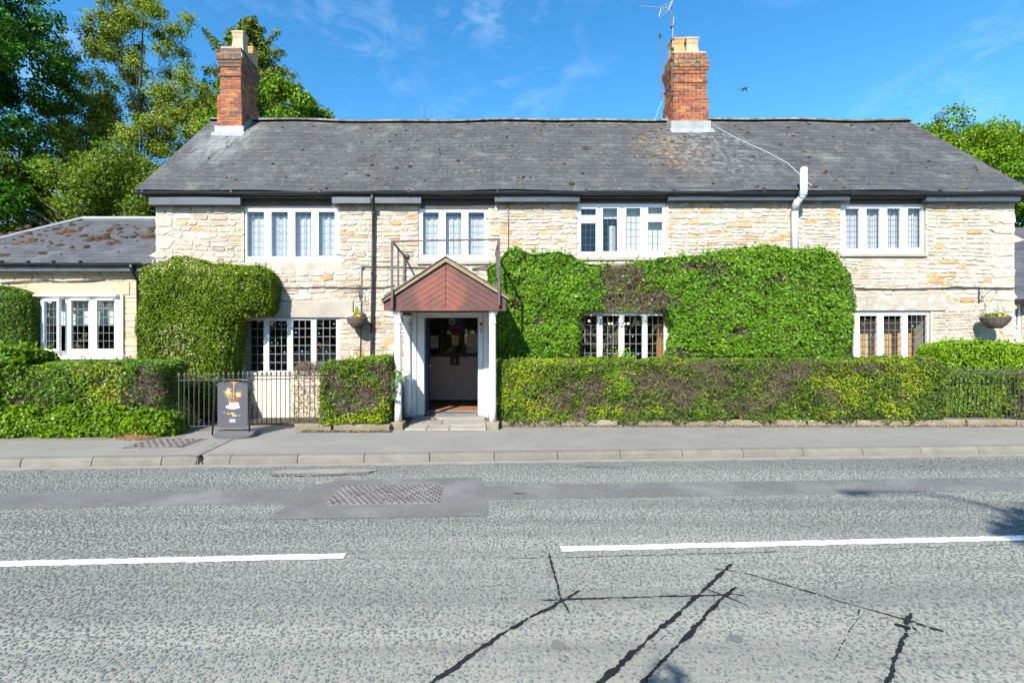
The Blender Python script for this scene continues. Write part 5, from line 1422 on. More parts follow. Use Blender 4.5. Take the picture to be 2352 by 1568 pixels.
# crop pixel of the sign -> photograph pixel
def z2(x, y): return (477.75 + x*.09375, 857.5 + y*.09375)
def zp(lst): return poly_xz([z2(*p) for p in lst], YQ)
art('saucer', disc(*z2(607, 815), 175*.09375, 52*.09375), WPRINT, .0012)
art('cup', zp([(520, 705), (712, 705), (705, 760), (670, 805), (570, 808), (532, 765)]), WPRINT, .0020)
art('handle', disc(*z2(732, 742), 2.6, 3.0), WPRINT, .0016); art('handle_hole', disc(*z2(727, 742), 1.4, 1.7), BOARD, .0024)
art('cup_print', zp([(588, 750), (640, 745), (640, 765), (588, 772)]), PURPLE, .0026)
art('coffee', zp([(525, 690), (600, 676), (700, 682), (712, 708), (610, 720), (522, 712)]), BROWNP, .0028)
art('pour', zp([(545, 205), (745, 205), (690, 222), (655, 240), (640, 300), (635, 520), (628, 640), (612, 640), (618, 520), (625, 300), (620, 240), (590, 222)]), ORANGE, .0014)
def splash(name, c, r, n, mat, lift, seed, spread=1.0):
    r2 = random.Random(seed); m = MB()
    for k in range(n):
        a = r2.uniform(0, 2*math.pi); d = r*(r2.random()**.7)*spread; x, y = c[0]+d*math.cos(a), c[1]+d*math.sin(a); q = r2.uniform(5, 15); e = a+r2.uniform(-.6, .6)
        P_ = [(x+q*2.2*math.cos(e), y+q*2.2*math.sin(e)), (x-q*.5*math.sin(e), y+q*.5*math.cos(e)), (x-q*math.cos(e), y-q*math.sin(e)), (x+q*.5*math.sin(e), y-q*.5*math.cos(e))]
        m.add([(X_, YQ-lift-.00003*k, Z_) for X_, Z_ in zp(P_)], [(0, 1, 2, 3)])
    return m.build(name, mat, bd)
splash('splash', (490, 460), 115, 46, GOLD, .0012, 1); art('sunflower', disc(*z2(500, 455), 6.0, 5.4, 16, .14), GOLD, .0032)
splash('splash', (745, 510), 105, 40, ORANGE, .0012, 2); art('sunflower', disc(*z2(742, 512), 4.9, 5.4, 16, .16), GOLD, .0032); art('flower_heart', disc(*z2(738, 512), 1.9, 2.4, 12, .1), ORANGE, .0040)
splash('splash', (530, 625), 85, 34, BROWNP, .0030, 3); splash('splash', (690, 620), 75, 30, BROWNP, .0030, 4); splash('splash', (520, 600), 80, 14, GOLD, .0050, 5)
for (x, y, e) in ((748, 392, 1.5), (808, 575, -.5), (665, 470, 1.0), (580, 640, 1.2), (440, 550, .8)):
    art('leaf', zp([(x+26*math.cos(e), y-26*math.sin(e)), (x+9*math.sin(e), y+9*math.cos(e)), (x-26*math.cos(e), y+26*math.sin(e)), (x-9*math.sin(e), y-9*math.cos(e))]), GREENP, .0062)
text(bd, 'Taste COFFEE...', *z2(462, 996), 3.4, YQ, GOLD, 'LEFT', sx=.62, bold=.0012); text(bd, '...Taste Life', *z2(585, 1043), 3.0, YQ, WPRINT, 'LEFT', sx=.62, bold=.0010)
text(bd, '\u201c', *z2(380, 1000), 6.5, YQ, GOLD, 'LEFT', bold=.001); text(bd, '\u201d', *z2(752, 1083), 6.5, YQ, GOLD, 'LEFT', bold=.001)
text(bd, 'PIAZZA', *z2(538, 1150), 3.3, YQ, WPRINT, 'LEFT', sx=.85, bold=.0006); text(bd, 'DORO', *z2(538, 1190), 3.3, YQ, WPRINT, 'LEFT', sx=.92, bold=.0006)
art('logo', zp([(495, 1155), (540, 1105), (540, 1205)]), RED, .0012)

# ---------------------------------------------------------------- hanging baskets on wall brackets
def scroll(c, r, turns=1.2, n=14, s=1): return [(c[0], c[1]-r*(1-k/n*.7)*math.sin(s*k/n*turns*2*math.pi), c[2]+r*(1-k/n*.7)*math.cos(k/n*turns*2*math.pi)) for k in range(n+1)]
def basket(px, py, w_m, prot, label, blabel, glabel, mount_v, flowers):
    Y = YW - prot; c = pt(px, py, Y)                 # c = middle of the rim
    x = c.x; zt = gz(mount_v, YW) 
    br = thing('basket_bracket', (x, YW, zt), blabel, 'bracket', 'wall brackets for hanging baskets')
    m = MB(); m.box(x-.012, x+.012, YW-.035, YW-.027, zt-.33, zt); m.build('wall_plate', IRON, br)
    m = MB(); m.tube([(x, YW-.03, zt-.02), (x, Y-.02, zt-.03)] + scroll((x, Y-.02, zt-.075), .045), .006, 6); m.build('arm', IRON, br)
    m = MB(); m.tube([(x, YW-.03, zt-.30), (x, YW-.10, zt-.23), (x, Y+.06, zt-.04)], .005, 6); m.tube(scroll((x, YW-.075, zt-.07), .035), .004, 6); m.tube(scroll((x, YW-.07, zt-.26), .03), .004, 6); m.build('brace', IRON, br)
    t = thing('hanging_basket', (x, Y, c.z), label, 'hanging basket', 'wicker hanging baskets')
    r = w_m/2; h = r*.98
    m = MB(); prof = []
    rings = 13
    for i in range(rings):
        f = i/(rings-1); rad = r*(.42+.58*math.sin(f*math.pi/2)**.9); z = -h*(1-f)
        P_ = [(x+rad*(1+.03*(-1)**(k+i))*math.cos(2*math.pi*k/28), Y+rad*(1+.03*(-1)**(k+i))*math.sin(2*math.pi*k/28), c.z+z) for k in range(29)]
        m.tube(P_, h/rings*.58, 5, rnd.random(), cap=False)
    m.lathe((x, Y, c.z), [(r*.40, -h+.01), (r*.40, -h*.97), (r*.95, -.02)], 20, .1)
    o = m.build('wicker_bowl', WICKER, t)
    m = MB()
    for k in range(3): a = 2*math.pi*k/3+.5; m.tube([(x+r*math.cos(a), Y+r*math.sin(a), c.z), (x, Y-.02, zt-.12)], .003, 4)
    m.build('chain', RUST, t)
    n = 420; d = unit(rng.normal(size=(n, 3))); d[:, 2] = np.abs(d[:, 2]); P_ = np.array([x, Y, c.z]) + d*np.array([r*.95, r*.95, .10])*rng.uniform(.4, 1, n)[:, None]
    quads('leaves', leaf_quads(P_, d+[0, 0, .3], rng.uniform(.03, .06, n), .7), np.clip(rng.normal(.6, .2, n), 0, 1), L_MIX, t)
    for (dx, dz, s, mat, kind) in flowers:
        m = MB(); q = Vector((x+dx*r, Y-r*.75*math.sqrt(max(.05, 1-dx*dx)), c.z+dz))
        if kind == 'spray':
            n2 = 260; f = rng.random(n2); P2_ = np.stack([x+dx*r + rng.normal(0, .05, n2)*(1.1-f), np.full(n2, Y-.05)+rng.normal(0, .04, n2)*(1.1-f), c.z+.02+f*.21], 1)
            quads('conifer_sprig', leaf_quads(P2_, np.tile([0, -1, .5], (n2, 1)), .035, .35, .6, -.8), np.full(n2, .95), L_FAR, t); continue
        for k in range(5):
            a = 2*math.pi*k/5+.3; pts_ = [q + Vector((s*.9*(math.cos(a)*f1 - math.sin(a)*f2), -.012*f3, s*.9*(math.sin(a)*f1+math.cos(a)*f2))) for f1, f2, f3 in ((0, 0, 1), (.7, .5, .2), (1.15, 0, .6), (.7, -.5, .2))]
            m.add(pts_, [(0, 1, 2, 3)], rnd.random())
        m.lathe(q-Vector((0, .012, 0)), [(.002, -.006), (.008, 0), (.002, .006)], 6); m.build('flower', mat, t)
basket(820.5, 729.5, .43, .26, 'wicker hanging basket of pansies by the black downpipe', 'scrolled iron bracket beside the black downpipe', None, 654,
       [(-.55, .05, .045, PETAL_W, ''), (-.85, .02, .04, PETAL_W, ''), (-.35, .07, .04, PETAL_W, ''), (.0, .0, 0, None, 'spray'), (.3, .03, .042, PETAL_Y, ''), (.72, .07, .045, PETAL_P, ''), (.85, .04, .035, PETAL_P, ''), (.1, .02, .03, PETAL_Y, '')])
basket(2286, 728.5, .46, .36, 'wicker hanging basket of leafy green plants near the right end wall', 'scrolled iron bracket near the right corner of the house', None, 661.5,
       [(-.35, .03, .035, PETAL_Y, ''), (.0, .0, .03, PETAL_Y, ''), (.1, .05, .03, PETAL_Y, '')])

# ---------------------------------------------------------------- television aerials, bird
ya = 12.74
ta = thing('tv_aerial', pt(1544, 215, ya), 'tall television aerial strapped to the right-hand chimney', 'aerial')
m = MB(); m.tube([pt(1543.5, 219, ya), pt(1544, 110, ya)], .018, 8); m.tube([pt(1545, 118, ya), pt(1542.5, 18, ya)], .014, 8); m.build('mast', RUST, ta)
for v in (63, 92, 113, 138, 210): m = MB(); c = pt(1544, v, ya); m.box(c.x-.035, c.x+.035, ya-.04, ya+.03, c.z-.02, c.z+.02); m.build('clamp', IRON, ta)
b0, b1 = pt(1539, 19.5, ya-.1), pt(1475, 14.5, ya-.6)
m = MB(); m.tube([b0, b1], .011, 6); bm_ = m.build('boom', STEEL, ta)
for k in range(11):
    p = b0.lerp(b1, .16+.83*k/10); m = MB(); m.tube([p+Vector((.05, -.09, -.07)), p+Vector((-.05, .09, .07))], .005, 5); m.build('element', STEEL, bm_)
m = MB(); p = b0.lerp(b1, .05)
for k in range(4): m.tube([p+Vector((.10-.04*k, 0, .20-.09*k)), p+Vector((-.20-.02*k, 0, .08-.09*k-.06))], .007, 5)
m.tube([p+Vector((.10, 0, .20)), p+Vector((-.02, 0, -.07))], .007, 5); m.tube([p+Vector((-.2, 0, .02)), p+Vector((-.26, 0, -.25))], .007, 5)
m.build('reflector', STEEL, ta)
m = MB(); m.tube([p+Vector((.03, 0, 0)), pt(1548, 40, ya), pt(1545.5, 60, ya-.03), pt(1545, 110, ya-.03)], .005, 5); m.build('lead', WIRE, ta)
ym = 12.95
tm = thing('aerial_mast', pt(1518.5, 232, ym), 'bare rusty mast beside the right-hand chimney without its aerial', 'aerial')
m = MB(); m.tube([pt(1519, 231, ym), pt(1517, 82, ym)], .014, 8); m.build('pole', RUST, tm)
m = MB()
for v, dx in ((211.5, 12), (226.5, 12)): m.tube([pt(1517, v, ym), pt(1524, v, ym)+Vector((.06, 0, 0))], .008, 6)
m.build('bracket', STEEL, tm)
m = MB(); c = pt(1516.8, 83, ym)
for k in range(7): a = k*.9; m.tube([c, c+Vector((.06*math.cos(a), .05*math.sin(a*1.7), .05*math.sin(a)+.01))], .010, 5)
m.lathe(c, [(.005, -.06), (.03, -.04), (.03, .02), (.005, .05)], 8); m.build('head', IRON, tm)
m = MB(); m.tube([pt(1521, 231, ym), pt(1513, 250, ym-.1), pt(1503, 279, ym-.2)], .004, 4); m.build('stay_wire', WIRE, tm)
# the far aerial peeping over the ridge
fa = thing('ham_aerial', pt(1000, 280, 17), 'thin spiky aerial peeping over the ridge', 'aerial')
m = MB(); q0, q1 = pt(968, 268, 17), pt(1010, 283, 17.6); m.tube([q0, q1], .012, 5); m.tube([q0.lerp(q1, .7), q0.lerp(q1, .7)-Vector((0, 0, 6))], .03, 6); bo = m.build('boom', STEEL, fa)
for k, l in ((0, .42), (.38, .36), (.72, .30), (1, .24)): p = q0.lerp(q1, k); m = MB(); m.tube([p-Vector((0, 0, l)), p+Vector((0, 0, l))], .007, 5); m.build('element', STEEL, bo)
yb_ = 16.0
bird = thing('bird', pt(1710, 203, yb_), 'black bird flying in the open sky to the right of the chimney', 'bird')
c = pt(1710.5, 202.5, yb_); m = MB()
rb = [(-.13, .004), (-.10, .016), (-.05, .030), (.0, .034), (.05, .028), (.085, .022), (.105, .020), (.125, .008), (.15, .002)]
vs = []
for t_, r_ in rb:
    for k in range(8): a = 2*math.pi*k/8; vs.append(c + Vector((t_*.92 , r_*math.cos(a), r_*math.sin(a) + t_*.35))*.75)
m.add(vs, [(i*8+k, i*8+(k+1) % 8, (i+1)*8+(k+1) % 8, (i+1)*8+k) for i in range(len(rb)-1) for k in range(8)])
m.build('body', FEATHER, bird, True)
m = MB(); o = c
for (a, b, d, e) in (((.07, -.02, .02), (-.04, -.02, .0), (-.03, -.16, -.22), (.04, -.14, -.20)), ((.07, .02, .02), (-.04, .02, 0), (-.05, .20, -.07), (.03, .19, -.03))):
    q4 = [o+Vector(p)*.75 for p in (a, b, d, e)]; m.add(q4 + [p+Vector((0, 0, .008)) for p in q4], [(0, 1, 2, 3), (7, 6, 5, 4), (0, 4, 5, 1), (1, 5, 6, 2), (2, 6, 7, 3), (3, 7, 4, 0)])
m.build('wing', FEATHER, bird)
m = MB(); q4 = [o+Vector(p)*.75 for p in ((-.10, -.012, -.04), (-.10, .012, -.04), (-.26, .04, -.075), (-.26, -.04, -.075))]; m.add(q4+[p+Vector((0, 0, .006)) for p in q4], [(0, 1, 2, 3), (7, 6, 5, 4), (0, 4, 5, 1), (1, 5, 6, 2), (2, 6, 7, 3), (3, 7, 4, 0)]); m.build('tail', FEATHER, bird)
# ---------------------------------------------------------------- hedges, creepers, shrubs
def seg_dist(P, poly):
    best = np.full(len(P), 1e9); nx = np.zeros((len(P), 2))
    n = len(poly); area = sum(poly[i][0]*poly[(i+1) % n][1]-poly[(i+1) % n][0]*poly[i][1] for i in range(n)); sg = 1 if area > 0 else -1
    for i in range(n):
        a, b = np.array(poly[i]), np.array(poly[(i+1) % n]); d = b-a; L2 = d@d
        if L2 < 1e-9: continue
        t = np.clip(((P-a)@d)/L2, 0, 1); q = a+t[:, None]*d; dist = np.linalg.norm(P-q, axis=1)
        nrm = np.array([d[1], -d[0]])/math.sqrt(L2)*sg
        m_ = dist < best; best[m_] = dist[m_]; nx[m_] = nrm
    return best, nx
def inside(P, poly):
    r = np.zeros(len(P), bool); n = len(poly); j = n-1
    for i in range(n):
        (xi, yi), (xj, yj) = poly[i], poly[j]
        c = ((yi > P[:, 1]) != (yj > P[:, 1])) & (P[:, 0] < (xj-xi)*(P[:, 1]-yi)/(yj-yi+1e-12)+xi)
        r ^= c; j = i
    return r
def shrink(poly, d):
    n = len(poly); area = sum(poly[i][0]*poly[(i+1) % n][1]-poly[(i+1) % n][0]*poly[i][1] for i in range(n)); sg = 1 if area > 0 else -1
    o = []
    for i in range(n):
        a, b, c = (np.array(poly[(i+k) % n]) for k in (-1, 0, 1))
        e1, e2 = (b-a), (c-b); e1 /= np.linalg.norm(e1); e2 /= np.linalg.norm(e2)
        v = -(np.array([e1[1], -e1[0]])+np.array([e2[1], -e2[0]]))*sg; l = np.linalg.norm(v)
        o.append(tuple(b + v/max(l, .6)*d) if l > 1e-6 else tuple(b))
    return o
def surface(poly, Yf, Yb, N, r, bump, bs, seed, jit, yfun=None):
    """points and normals over the front and the rim of an extruded outline"""
    xs, zs = [p[0] for p in poly], [p[1] for p in poly]
    bb = (max(xs)-min(xs))*(max(zs)-min(zs)); per = 0; pol = list(poly)
    P2 = np.stack([rng.uniform(min(xs), max(xs), N*3), rng.uniform(min(zs), max(zs), N*3)], 1)
    P2 = P2[inside(P2, poly)][:N]
    e, nx = seg_dist(P2, poly)
    u = np.clip((r-e)/r, 0, 1)
    y = Yf + r*(1-np.sqrt(1-u*u*.98))
    if yfun is not None: y = y + yfun(P2)
    nrm = np.stack([nx[:, 0]*u, -np.sqrt(1-u*u*.9), nx[:, 1]*u], 1)
    P = np.stack([P2[:, 0], y, P2[:, 1]], 1)
    # rim
    L_ = [np.linalg.norm(np.array(poly[i])-np.array(poly[(i+1) % len(poly)])) for i in range(len(poly))]
    area_f = .5*abs(sum(poly[i][0]*poly[(i+1) % len(poly)][1]-poly[(i+1) % len(poly)][0]*poly[i][1] for i in range(len(poly))))
    R_ = []; RN = []
    area = sum(poly[i][0]*poly[(i+1) % len(poly)][1]-poly[(i+1) % len(poly)][0]*poly[i][1] for i in range(len(poly))); sg = 1 if area > 0 else -1
    for i, l in enumerate(L_):
        k = int(N*l*max(.05, Yb-Yf-r*.5)/area_f)
        a, b = np.array(poly[i]), np.array(poly[(i+1) % len(poly)]); d = (b-a)/max(l, 1e-6); nn2 = np.array([d[1], -d[0]])*sg
        if nn2[1] < -.8 or k < 1: continue
        t = rng.random(k); q = a+(b-a)*t[:, None]; yy = rng.uniform(Yf+r*.5, Yb, k)
        if yfun is not None: yy = np.maximum(yy, Yf + r*.5 + yfun(q))
        R_.append(np.stack([q[:, 0], yy, q[:, 1]], 1)); RN.append(unit(np.tile([nn2[0], -.75, nn2[1]], (k, 1))))
    if R_: P = np.concatenate([P]+R_); nrm = np.concatenate([nrm]+RN)
    ro = np.array(nrm); ro[:, 1] = np.where(np.abs(nrm[:, 1]+.6) < .001, 0, nrm[:, 1])
    b_ = (vnoise(P, bs, seed)-.5)*2*bump + (vnoise(P, bs*2.7, seed+1)-.5)*bump
    P = P + ro*b_[:, None] - ro*(rng.random(len(P))**2*jit)[:, None]
    return P, nrm
def tops(poly_w, n):
    """points just above the upper edges, for stray shoots"""
    o = []
    for i in range(len(poly_w)):
        a, b = poly_w[i], poly_w[(i+1) % len(poly_w)]
        o.append((a, b))
    return o
def shrub(name, label, cat, poly, Yf, Yb, dens, size, mat, tint=(.5, .2), r=.15, bump=.05, bs=3.0, jit=.09, twigs=0, bare=None, seed=1, wr=.55, wild=.8, patch=None, group=None, core=CORE, yfun=None, droop=0.0, shoots=0, side=True, core_in=.10, twig_r=.0032, twig_len=(.06, .20), xz=None):
    """poly in photograph pixels at depth Yf. bare(P) -> keep probability. patch(P) -> added tint"""
    W_ = []
    pa = .5*sum(poly[i][0]*poly[(i+1) % len(poly)][1]-poly[(i+1) % len(poly)][0]*poly[i][1] for i in range(len(poly))); sgn = 1 if pa > 0 else -1
    for i, (x, y) in enumerate(poly):               # a side seen along its depth ends at the wall, not at the front
        a, b = poly[i-1], poly[(i+1) % len(poly)]; nx_ = (b[1]-a[1])*sgn/max(1, math.hypot(b[0]-a[0], b[1]-a[1]))
        q = (max(0, nx_) if x < CX else max(0, -nx_)) if side else 0
        W_.append((gx(x, Yf + (Yb-Yf)*.75*q), gz(y, Yf)))
    cx_ = sum(p[0] for p in W_)/len(W_); zmin = min(p[1] for p in W_)
    t = thing(name, (cx_, Yf, max(0, zmin)), label, cat, group)
    area = .5*abs(sum(W_[i][0]*W_[(i+1) % len(W_)][1]-W_[(i+1) % len(W_)][0]*W_[i][1] for i in range(len(W_))))
    N = int(dens*area)
    P, nrm = surface(W_, Yf, Yb, N, r, bump, bs, seed, jit, yfun)
    if bare is not None: k = rng.random(len(P)) < bare(P); Pl, nl = P[k], nrm[k]
    else: Pl, nl = P, nrm
    n = len(Pl)
    tt = rng.normal(tint[0], tint[1], n) + .35*(vnoise(Pl, 2.2, seed+5)-.5)
    if patch is not None: tt = tt + patch(Pl)
    sz = rng.uniform(size[0], size[1], n)
    if shoots:
        ed = [(a, b) for a, b in tops(W_, 0) if abs(b[1]-a[1]) < abs(b[0]-a[0])*1.2 and (a[1]+b[1])/2 > zmin + .45*(max(p[1] for p in W_)-zmin)]
        S = []
        for k in range(shoots):
            a, b = ed[rng.integers(len(ed))]; q = rng.random(); x, z = a[0]+(b[0]-a[0])*q, a[1]+(b[1]-a[1])*q
            y = rng.uniform(Yf, Yb); h = rng.uniform(.04, .14); lx = rng.normal(0, .03)
            for j in range(6): S.append((x+lx*j/5+rng.normal(0, .008), y+rng.normal(0, .01), z+h*j/5))
        S = np.array(S); Pl = np.concatenate([Pl, S]); nl = np.concatenate([nl, np.tile([0, -.6, .4], (len(S), 1))]); tt = np.concatenate([tt, rng.normal(tint[0]+.15, .12, len(S))]); sz = np.concatenate([sz, rng.uniform(size[0], size[1], len(S))*.85])
    quads('foliage', leaf_quads(Pl, nl, sz, wr, wild, droop), np.clip(tt, 0, 1), mat, t)
    if twigs:
        P, nrm = surface(W_, Yf, Yb, int(twigs*area), r, bump, bs, seed, jit*1.4, yfun)
        if bare is not None: k = rng.random(len(P)) < .30 + .70*(1-bare(P)); P, nrm = P[k], nrm[k]
        n = len(P); d = unit(nrm*.5 + np.array([0, 0, .35]) + rng.normal(size=(n, 3))*.75)
        l = rng.uniform(*twig_len, n)[:, None]
        P = P - nrm*.03
        sticks('twigs', P-d*l*.6, P+d*l*.4, twig_r, twig_r*.45, np.clip(rng.normal(.45, .25, n), 0, 1), TWIG, t)
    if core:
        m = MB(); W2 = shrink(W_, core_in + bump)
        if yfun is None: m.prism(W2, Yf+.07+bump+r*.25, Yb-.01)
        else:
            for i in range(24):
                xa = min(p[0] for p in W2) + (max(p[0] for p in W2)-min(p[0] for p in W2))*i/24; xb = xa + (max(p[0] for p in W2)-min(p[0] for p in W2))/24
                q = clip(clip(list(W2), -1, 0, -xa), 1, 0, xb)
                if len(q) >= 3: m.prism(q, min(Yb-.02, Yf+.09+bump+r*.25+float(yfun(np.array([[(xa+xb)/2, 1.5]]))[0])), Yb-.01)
        m.build('branches', core, t)  # one solid dark block that stands for the shaded inside
    return t
def ell(P, lst):
    """how deep a point lies in any of the ellipses (px, py, rx, ry) seen at its own depth"""
    px = CX + P[:, 0]/P[:, 1]*F; py = CY - (P[:, 2]-EYE)/P[:, 1]*F; o = np.zeros(len(P))
    for x, y, a, b in lst: o = np.maximum(o, np.clip(1.35-np.sqrt(((px-x)/a)**2+((py-y)/b)**2), 0, 1))
    return o
# creeper over the right half of the wall
ivy = [(1138, 826), (1140, 760), (1136, 700), (1124, 650), (1122, 612), (1150, 590), (1160, 572), (1190, 567), (1215, 575), (1240, 580), (1290, 573), (1318, 582), (1330, 596), (1400, 603), (1450, 600), (1500, 592), (1545, 592), (1572, 585), (1600, 584), (1650, 575), (1700, 568), (1760, 563), (1815, 568), (1850, 572), (1890, 566), (1922, 580), (1945, 604), (1965, 640), (1972, 690), (1964, 760), (1962, 828),
       (1540, 828), (1540, 760), (1532, 718), (1470, 716), (1400, 712), (1350, 722), (1338, 750), (1336, 826)]
def ivy_y(Q): return np.clip((4.6-Q[:, 0])*.09, 0, .26)
dead = [(1430, 640, 55, 42), (1490, 690, 60, 26), (1420, 690, 45, 22), (1590, 610, 50, 14), (1640, 618, 40, 16), (1235, 735, 14, 16), (1185, 700, 16, 20), (1790, 640, 26, 12), (1560, 810, 40, 14), (1700, 760, 40, 10)]
shrub('climbing_plant', 'broad bright green clipped creeper covering the wall between door and right lower window', 'climbing plant', ivy, 9.98, YW-.02, 3600, (.032, .078), L_IVY, (.50, .20), r=.14, bump=.075, bs=3.2, jit=.15, twigs=2600, core_in=.17,
      bare=lambda P: np.clip(.98 - 1.1*ell(P, dead)*(.55+.6*vnoise(P, 7, 3)) - 1.1*ell(P, dead[:3])*(.4+.5*vnoise(P, 9, 5)) - .45*(vnoise(P, 8, 6) > .72) - .75*(vnoise(P, 15, 16) > .70), .04, 1), seed=4, wr=.75, wild=.62, yfun=ivy_y, droop=.5, shoots=70)
# clipped evergreen on the left
topi = [(302, 955), (300, 850), (298, 790), (304, 720), (306, 650), (314, 615), (345, 598), (395, 588), (440, 592), (478, 600), (500, 598), (545, 606), (590, 604), (618, 618), (634, 642), (638, 676), (628, 704), (606, 722), (576, 728), (562, 742), (557, 790), (556, 866), (556, 950)]
shrub('topiary_shrub', 'large clipped evergreen shrub bulging round the corner of the wing beside the dark window', 'shrub', topi, 9.75, YW-.02, 3600, (.032, .068), L_TOP, (.48, .20), r=.34, bump=.06, bs=2.6, jit=.12, twigs=60, seed=7, wr=.45, wild=.95, shoots=60,
      patch=lambda P: .18*np.clip((P[:, 2]-2.3)/1.0, 0, 1) + .75*ell(P, [(400, 800, 60, 60), (370, 610, 30, 14), (440, 610, 30, 12)])*(rng.random(len(P)) < .22))
# far left wall shrub
shrub('wall_shrub', 'dark rounded wall shrub at the far left beside the open casement', 'shrub', [(-60, 830), (-60, 655), (0, 657), (30, 660), (60, 672), (82, 690), (86, 720), (84, 760), (78, 800), (80, 830)], 10.15, AY-.02, 2600, (.035, .065), L_MIX, (.38, .2), r=.3, bump=.05, jit=.10, twigs=120, seed=3, wr=.5)
# front left hedge and the ivy at its foot
FL = [(-60, 985), (-60, 845), (20, 838), (100, 836), (200, 830), (300, 832), (360, 834), (396, 842), (407, 870), (408, 930), (405, 985)]
shrub('hedge', 'tall mixed front hedge left of the gate with ivy at its foot', 'hedge', FL, 8.42, 9.25, 3000, (.035, .068), L_MIX, (.46, .2), r=.16, bump=.07, bs=3, jit=.14, twigs=1800,
      bare=lambda P: np.clip(1.05 - 1.2*ell(P, [(345, 890, 62, 52), (120, 960, 60, 26), (30, 930, 40, 30), (330, 960, 50, 20)])*(.5+.7*vnoise(P, 6, 2)) - .55*(vnoise(P, 4.5, 9) > .62), .06, 1), seed=12, shoots=60,
      patch=lambda P: .35*ell(P, [(250, 900, 60, 40), (220, 850, 60, 20)]))
shrub('laurel_bush', 'bushy dark green shrub at the far left end of the front hedge', 'bush', [(-70, 960), (-70, 800), (-10, 800), (40, 806), (85, 826), (98, 850), (80, 890), (60, 930), (30, 955)], 8.25, 9.2, 1500, (.055, .10), L_BRIGHT, (.45, .2), r=.4, bump=.09, jit=.16, twigs=120, seed=15, wr=.6, shoots=40)
shrub('ivy_ground_cover', 'bright ivy spilling over the pavement edge below the front left hedge', 'ivy', [(-60, 1034), (-60, 950), (30, 935), (80, 952), (130, 930), (190, 948), (240, 928), (290, 950), (340, 944), (385, 962), (412, 985), (412, 1030), (330, 1034), (200, 1034), (90, 1034)], 8.22, 8.75, 2300, (.040, .085), L_ROUND, (.36, .25), r=.34, bump=.06, bs=4, jit=.08, seed=17, wr=.85, wild=.9)
# small hedge left of the porch
SH = [(735, 980), (728, 900), (734, 850), (760, 832), (820, 826), (880, 821), (905, 824), (916, 850), (914, 910), (905, 972), (870, 984), (820, 976), (780, 984)]
sh_dead = [(870, 850, 28, 20), (835, 905, 34, 30), (790, 930, 30, 26), (770, 880, 22, 30), (890, 890, 22, 30)]
hd = shrub('hedge', 'small ragged hedge left of the porch, half green and half dead twigs', 'hedge', SH, 8.86, 9.85, 3200, (.032, .058), L_PRIV, (.40, .2), r=.12, bump=.06, bs=4, jit=.12, twigs=3400, twig_len=(.06, .17),
      bare=lambda P: np.clip(1.0 - 1.25*ell(P, sh_dead)*(.5+.8*vnoise(P, 7, 1)) - .5*(vnoise(P, 6, 6) > .6), .05, 1), seed=21, shoots=50,
      patch=lambda P: .45*ell(P, [(790, 965, 60, 22), (860, 955, 40, 22)]) + .5*(vnoise(P, 8, 43)-.5))
mp = []
for px, py in ((778, 858), (800, 848), (760, 842), (785, 878), (775, 905), (795, 915), (768, 922), (820, 930), (910, 850), (918, 866), (908, 880), (925, 860), (912, 905), (845, 870), (860, 868), (830, 868)):
    for k in range(3): mp.append(tuple(pt(px+rnd.uniform(-9, 9), py+rnd.uniform(-8, 8), 8.93 + (0 if px < 900 else .03))))
mp = np.array(mp)
def maple_leaves(name, P, sz, parent):
    m = MB()
    for p in P:
        p = Vector(p); n_ = Vector((rnd.uniform(-.5, .5), -1, rnd.uniform(-.1, .7))).normalized(); d = Vector((rnd.uniform(-.6, .6), -.2, -1)); d = (d-n_*d.dot(n_)).normalized(); s = n_.cross(d)
        q = sz*rnd.uniform(.7, 1.2); o = []
        for a, r_ in ((0, 1), (25, .5), (52, .85), (80, .42), (115, .6), (160, .3), (200, .3), (245, .6), (280, .42), (308, .85), (335, .5)):
            o.append(p + (d*math.cos(R(a))+s*math.sin(R(a)))*r_*q*.6 + n_*.01*math.cos(R(a*2)))
        o.append(p+n_*.012); m.add(o, [(i, (i+1) % 11, 11) for i in range(11)], rnd.random())
    return m.build(name, L_MAPLE, parent)
maple_leaves('large_leaves', mp, .115, hd)
n = 40; fl = np.array([tuple(pt(px+rng.normal(0, 5), py+rng.normal(0, 4), 8.93)) for px, py in [((765, 868), (830, 872), (880, 915), (893, 938), (873, 832), (838, 880))[i % 6] for i in range(n)]])
tag(quads('yellow_flowers', leaf_quads(fl, np.tile([0, -1, .3], (n, 1)), rng.uniform(.02, .036, n), .7), rng.uniform(0, .3, n), PETAL_Y, hd), kind='stuff')
# bare twiggy stretch next to it
tw = thing('bare_hedge', (gx(700, 9.0), 9.0, .1), 'leafless see-through stretch of hedge growing through the iron bars', 'hedge')
n = 620; q = np.stack([gx(1, 9.)*0 + rng.uniform(gx(672, 9.0), gx(742, 9.0), n), rng.uniform(8.93, 9.14, n), rng.uniform(.12, 1.12, n)], 1)
d = unit(rng.normal(size=(n, 3))*[.8, .35, .8] + [0, 0, .55]); l = rng.uniform(.07, .26, n)[:, None]
k1 = sticks('twigs', q-d*l/2, q+d*l/2, .0042, .0022, np.clip(rng.normal(.4, .25, n), 0, 1), TWIG, tw)
n = 900; q = np.stack([rng.uniform(gx(676, 9.0), gx(742, 9.0), n), rng.uniform(8.92, 9.3, n), 1.17+.10*rng.normal(0, .6, n)], 1); q[:, 2] = np.minimum(q[:, 2], 1.28 - .25*np.clip((gx(692, 9.)-q[:, 0])*4, 0, 1))
d = unit(rng.normal(size=(n, 3)) + [0, 0, .5]); l = rng.uniform(.05, .13, n)[:, None]
sticks('top_twigs', q-d*l/2, q+d*l/2, .0036, .002, np.clip(rng.normal(.5, .25, n), 0, 1), TWIG, tw)
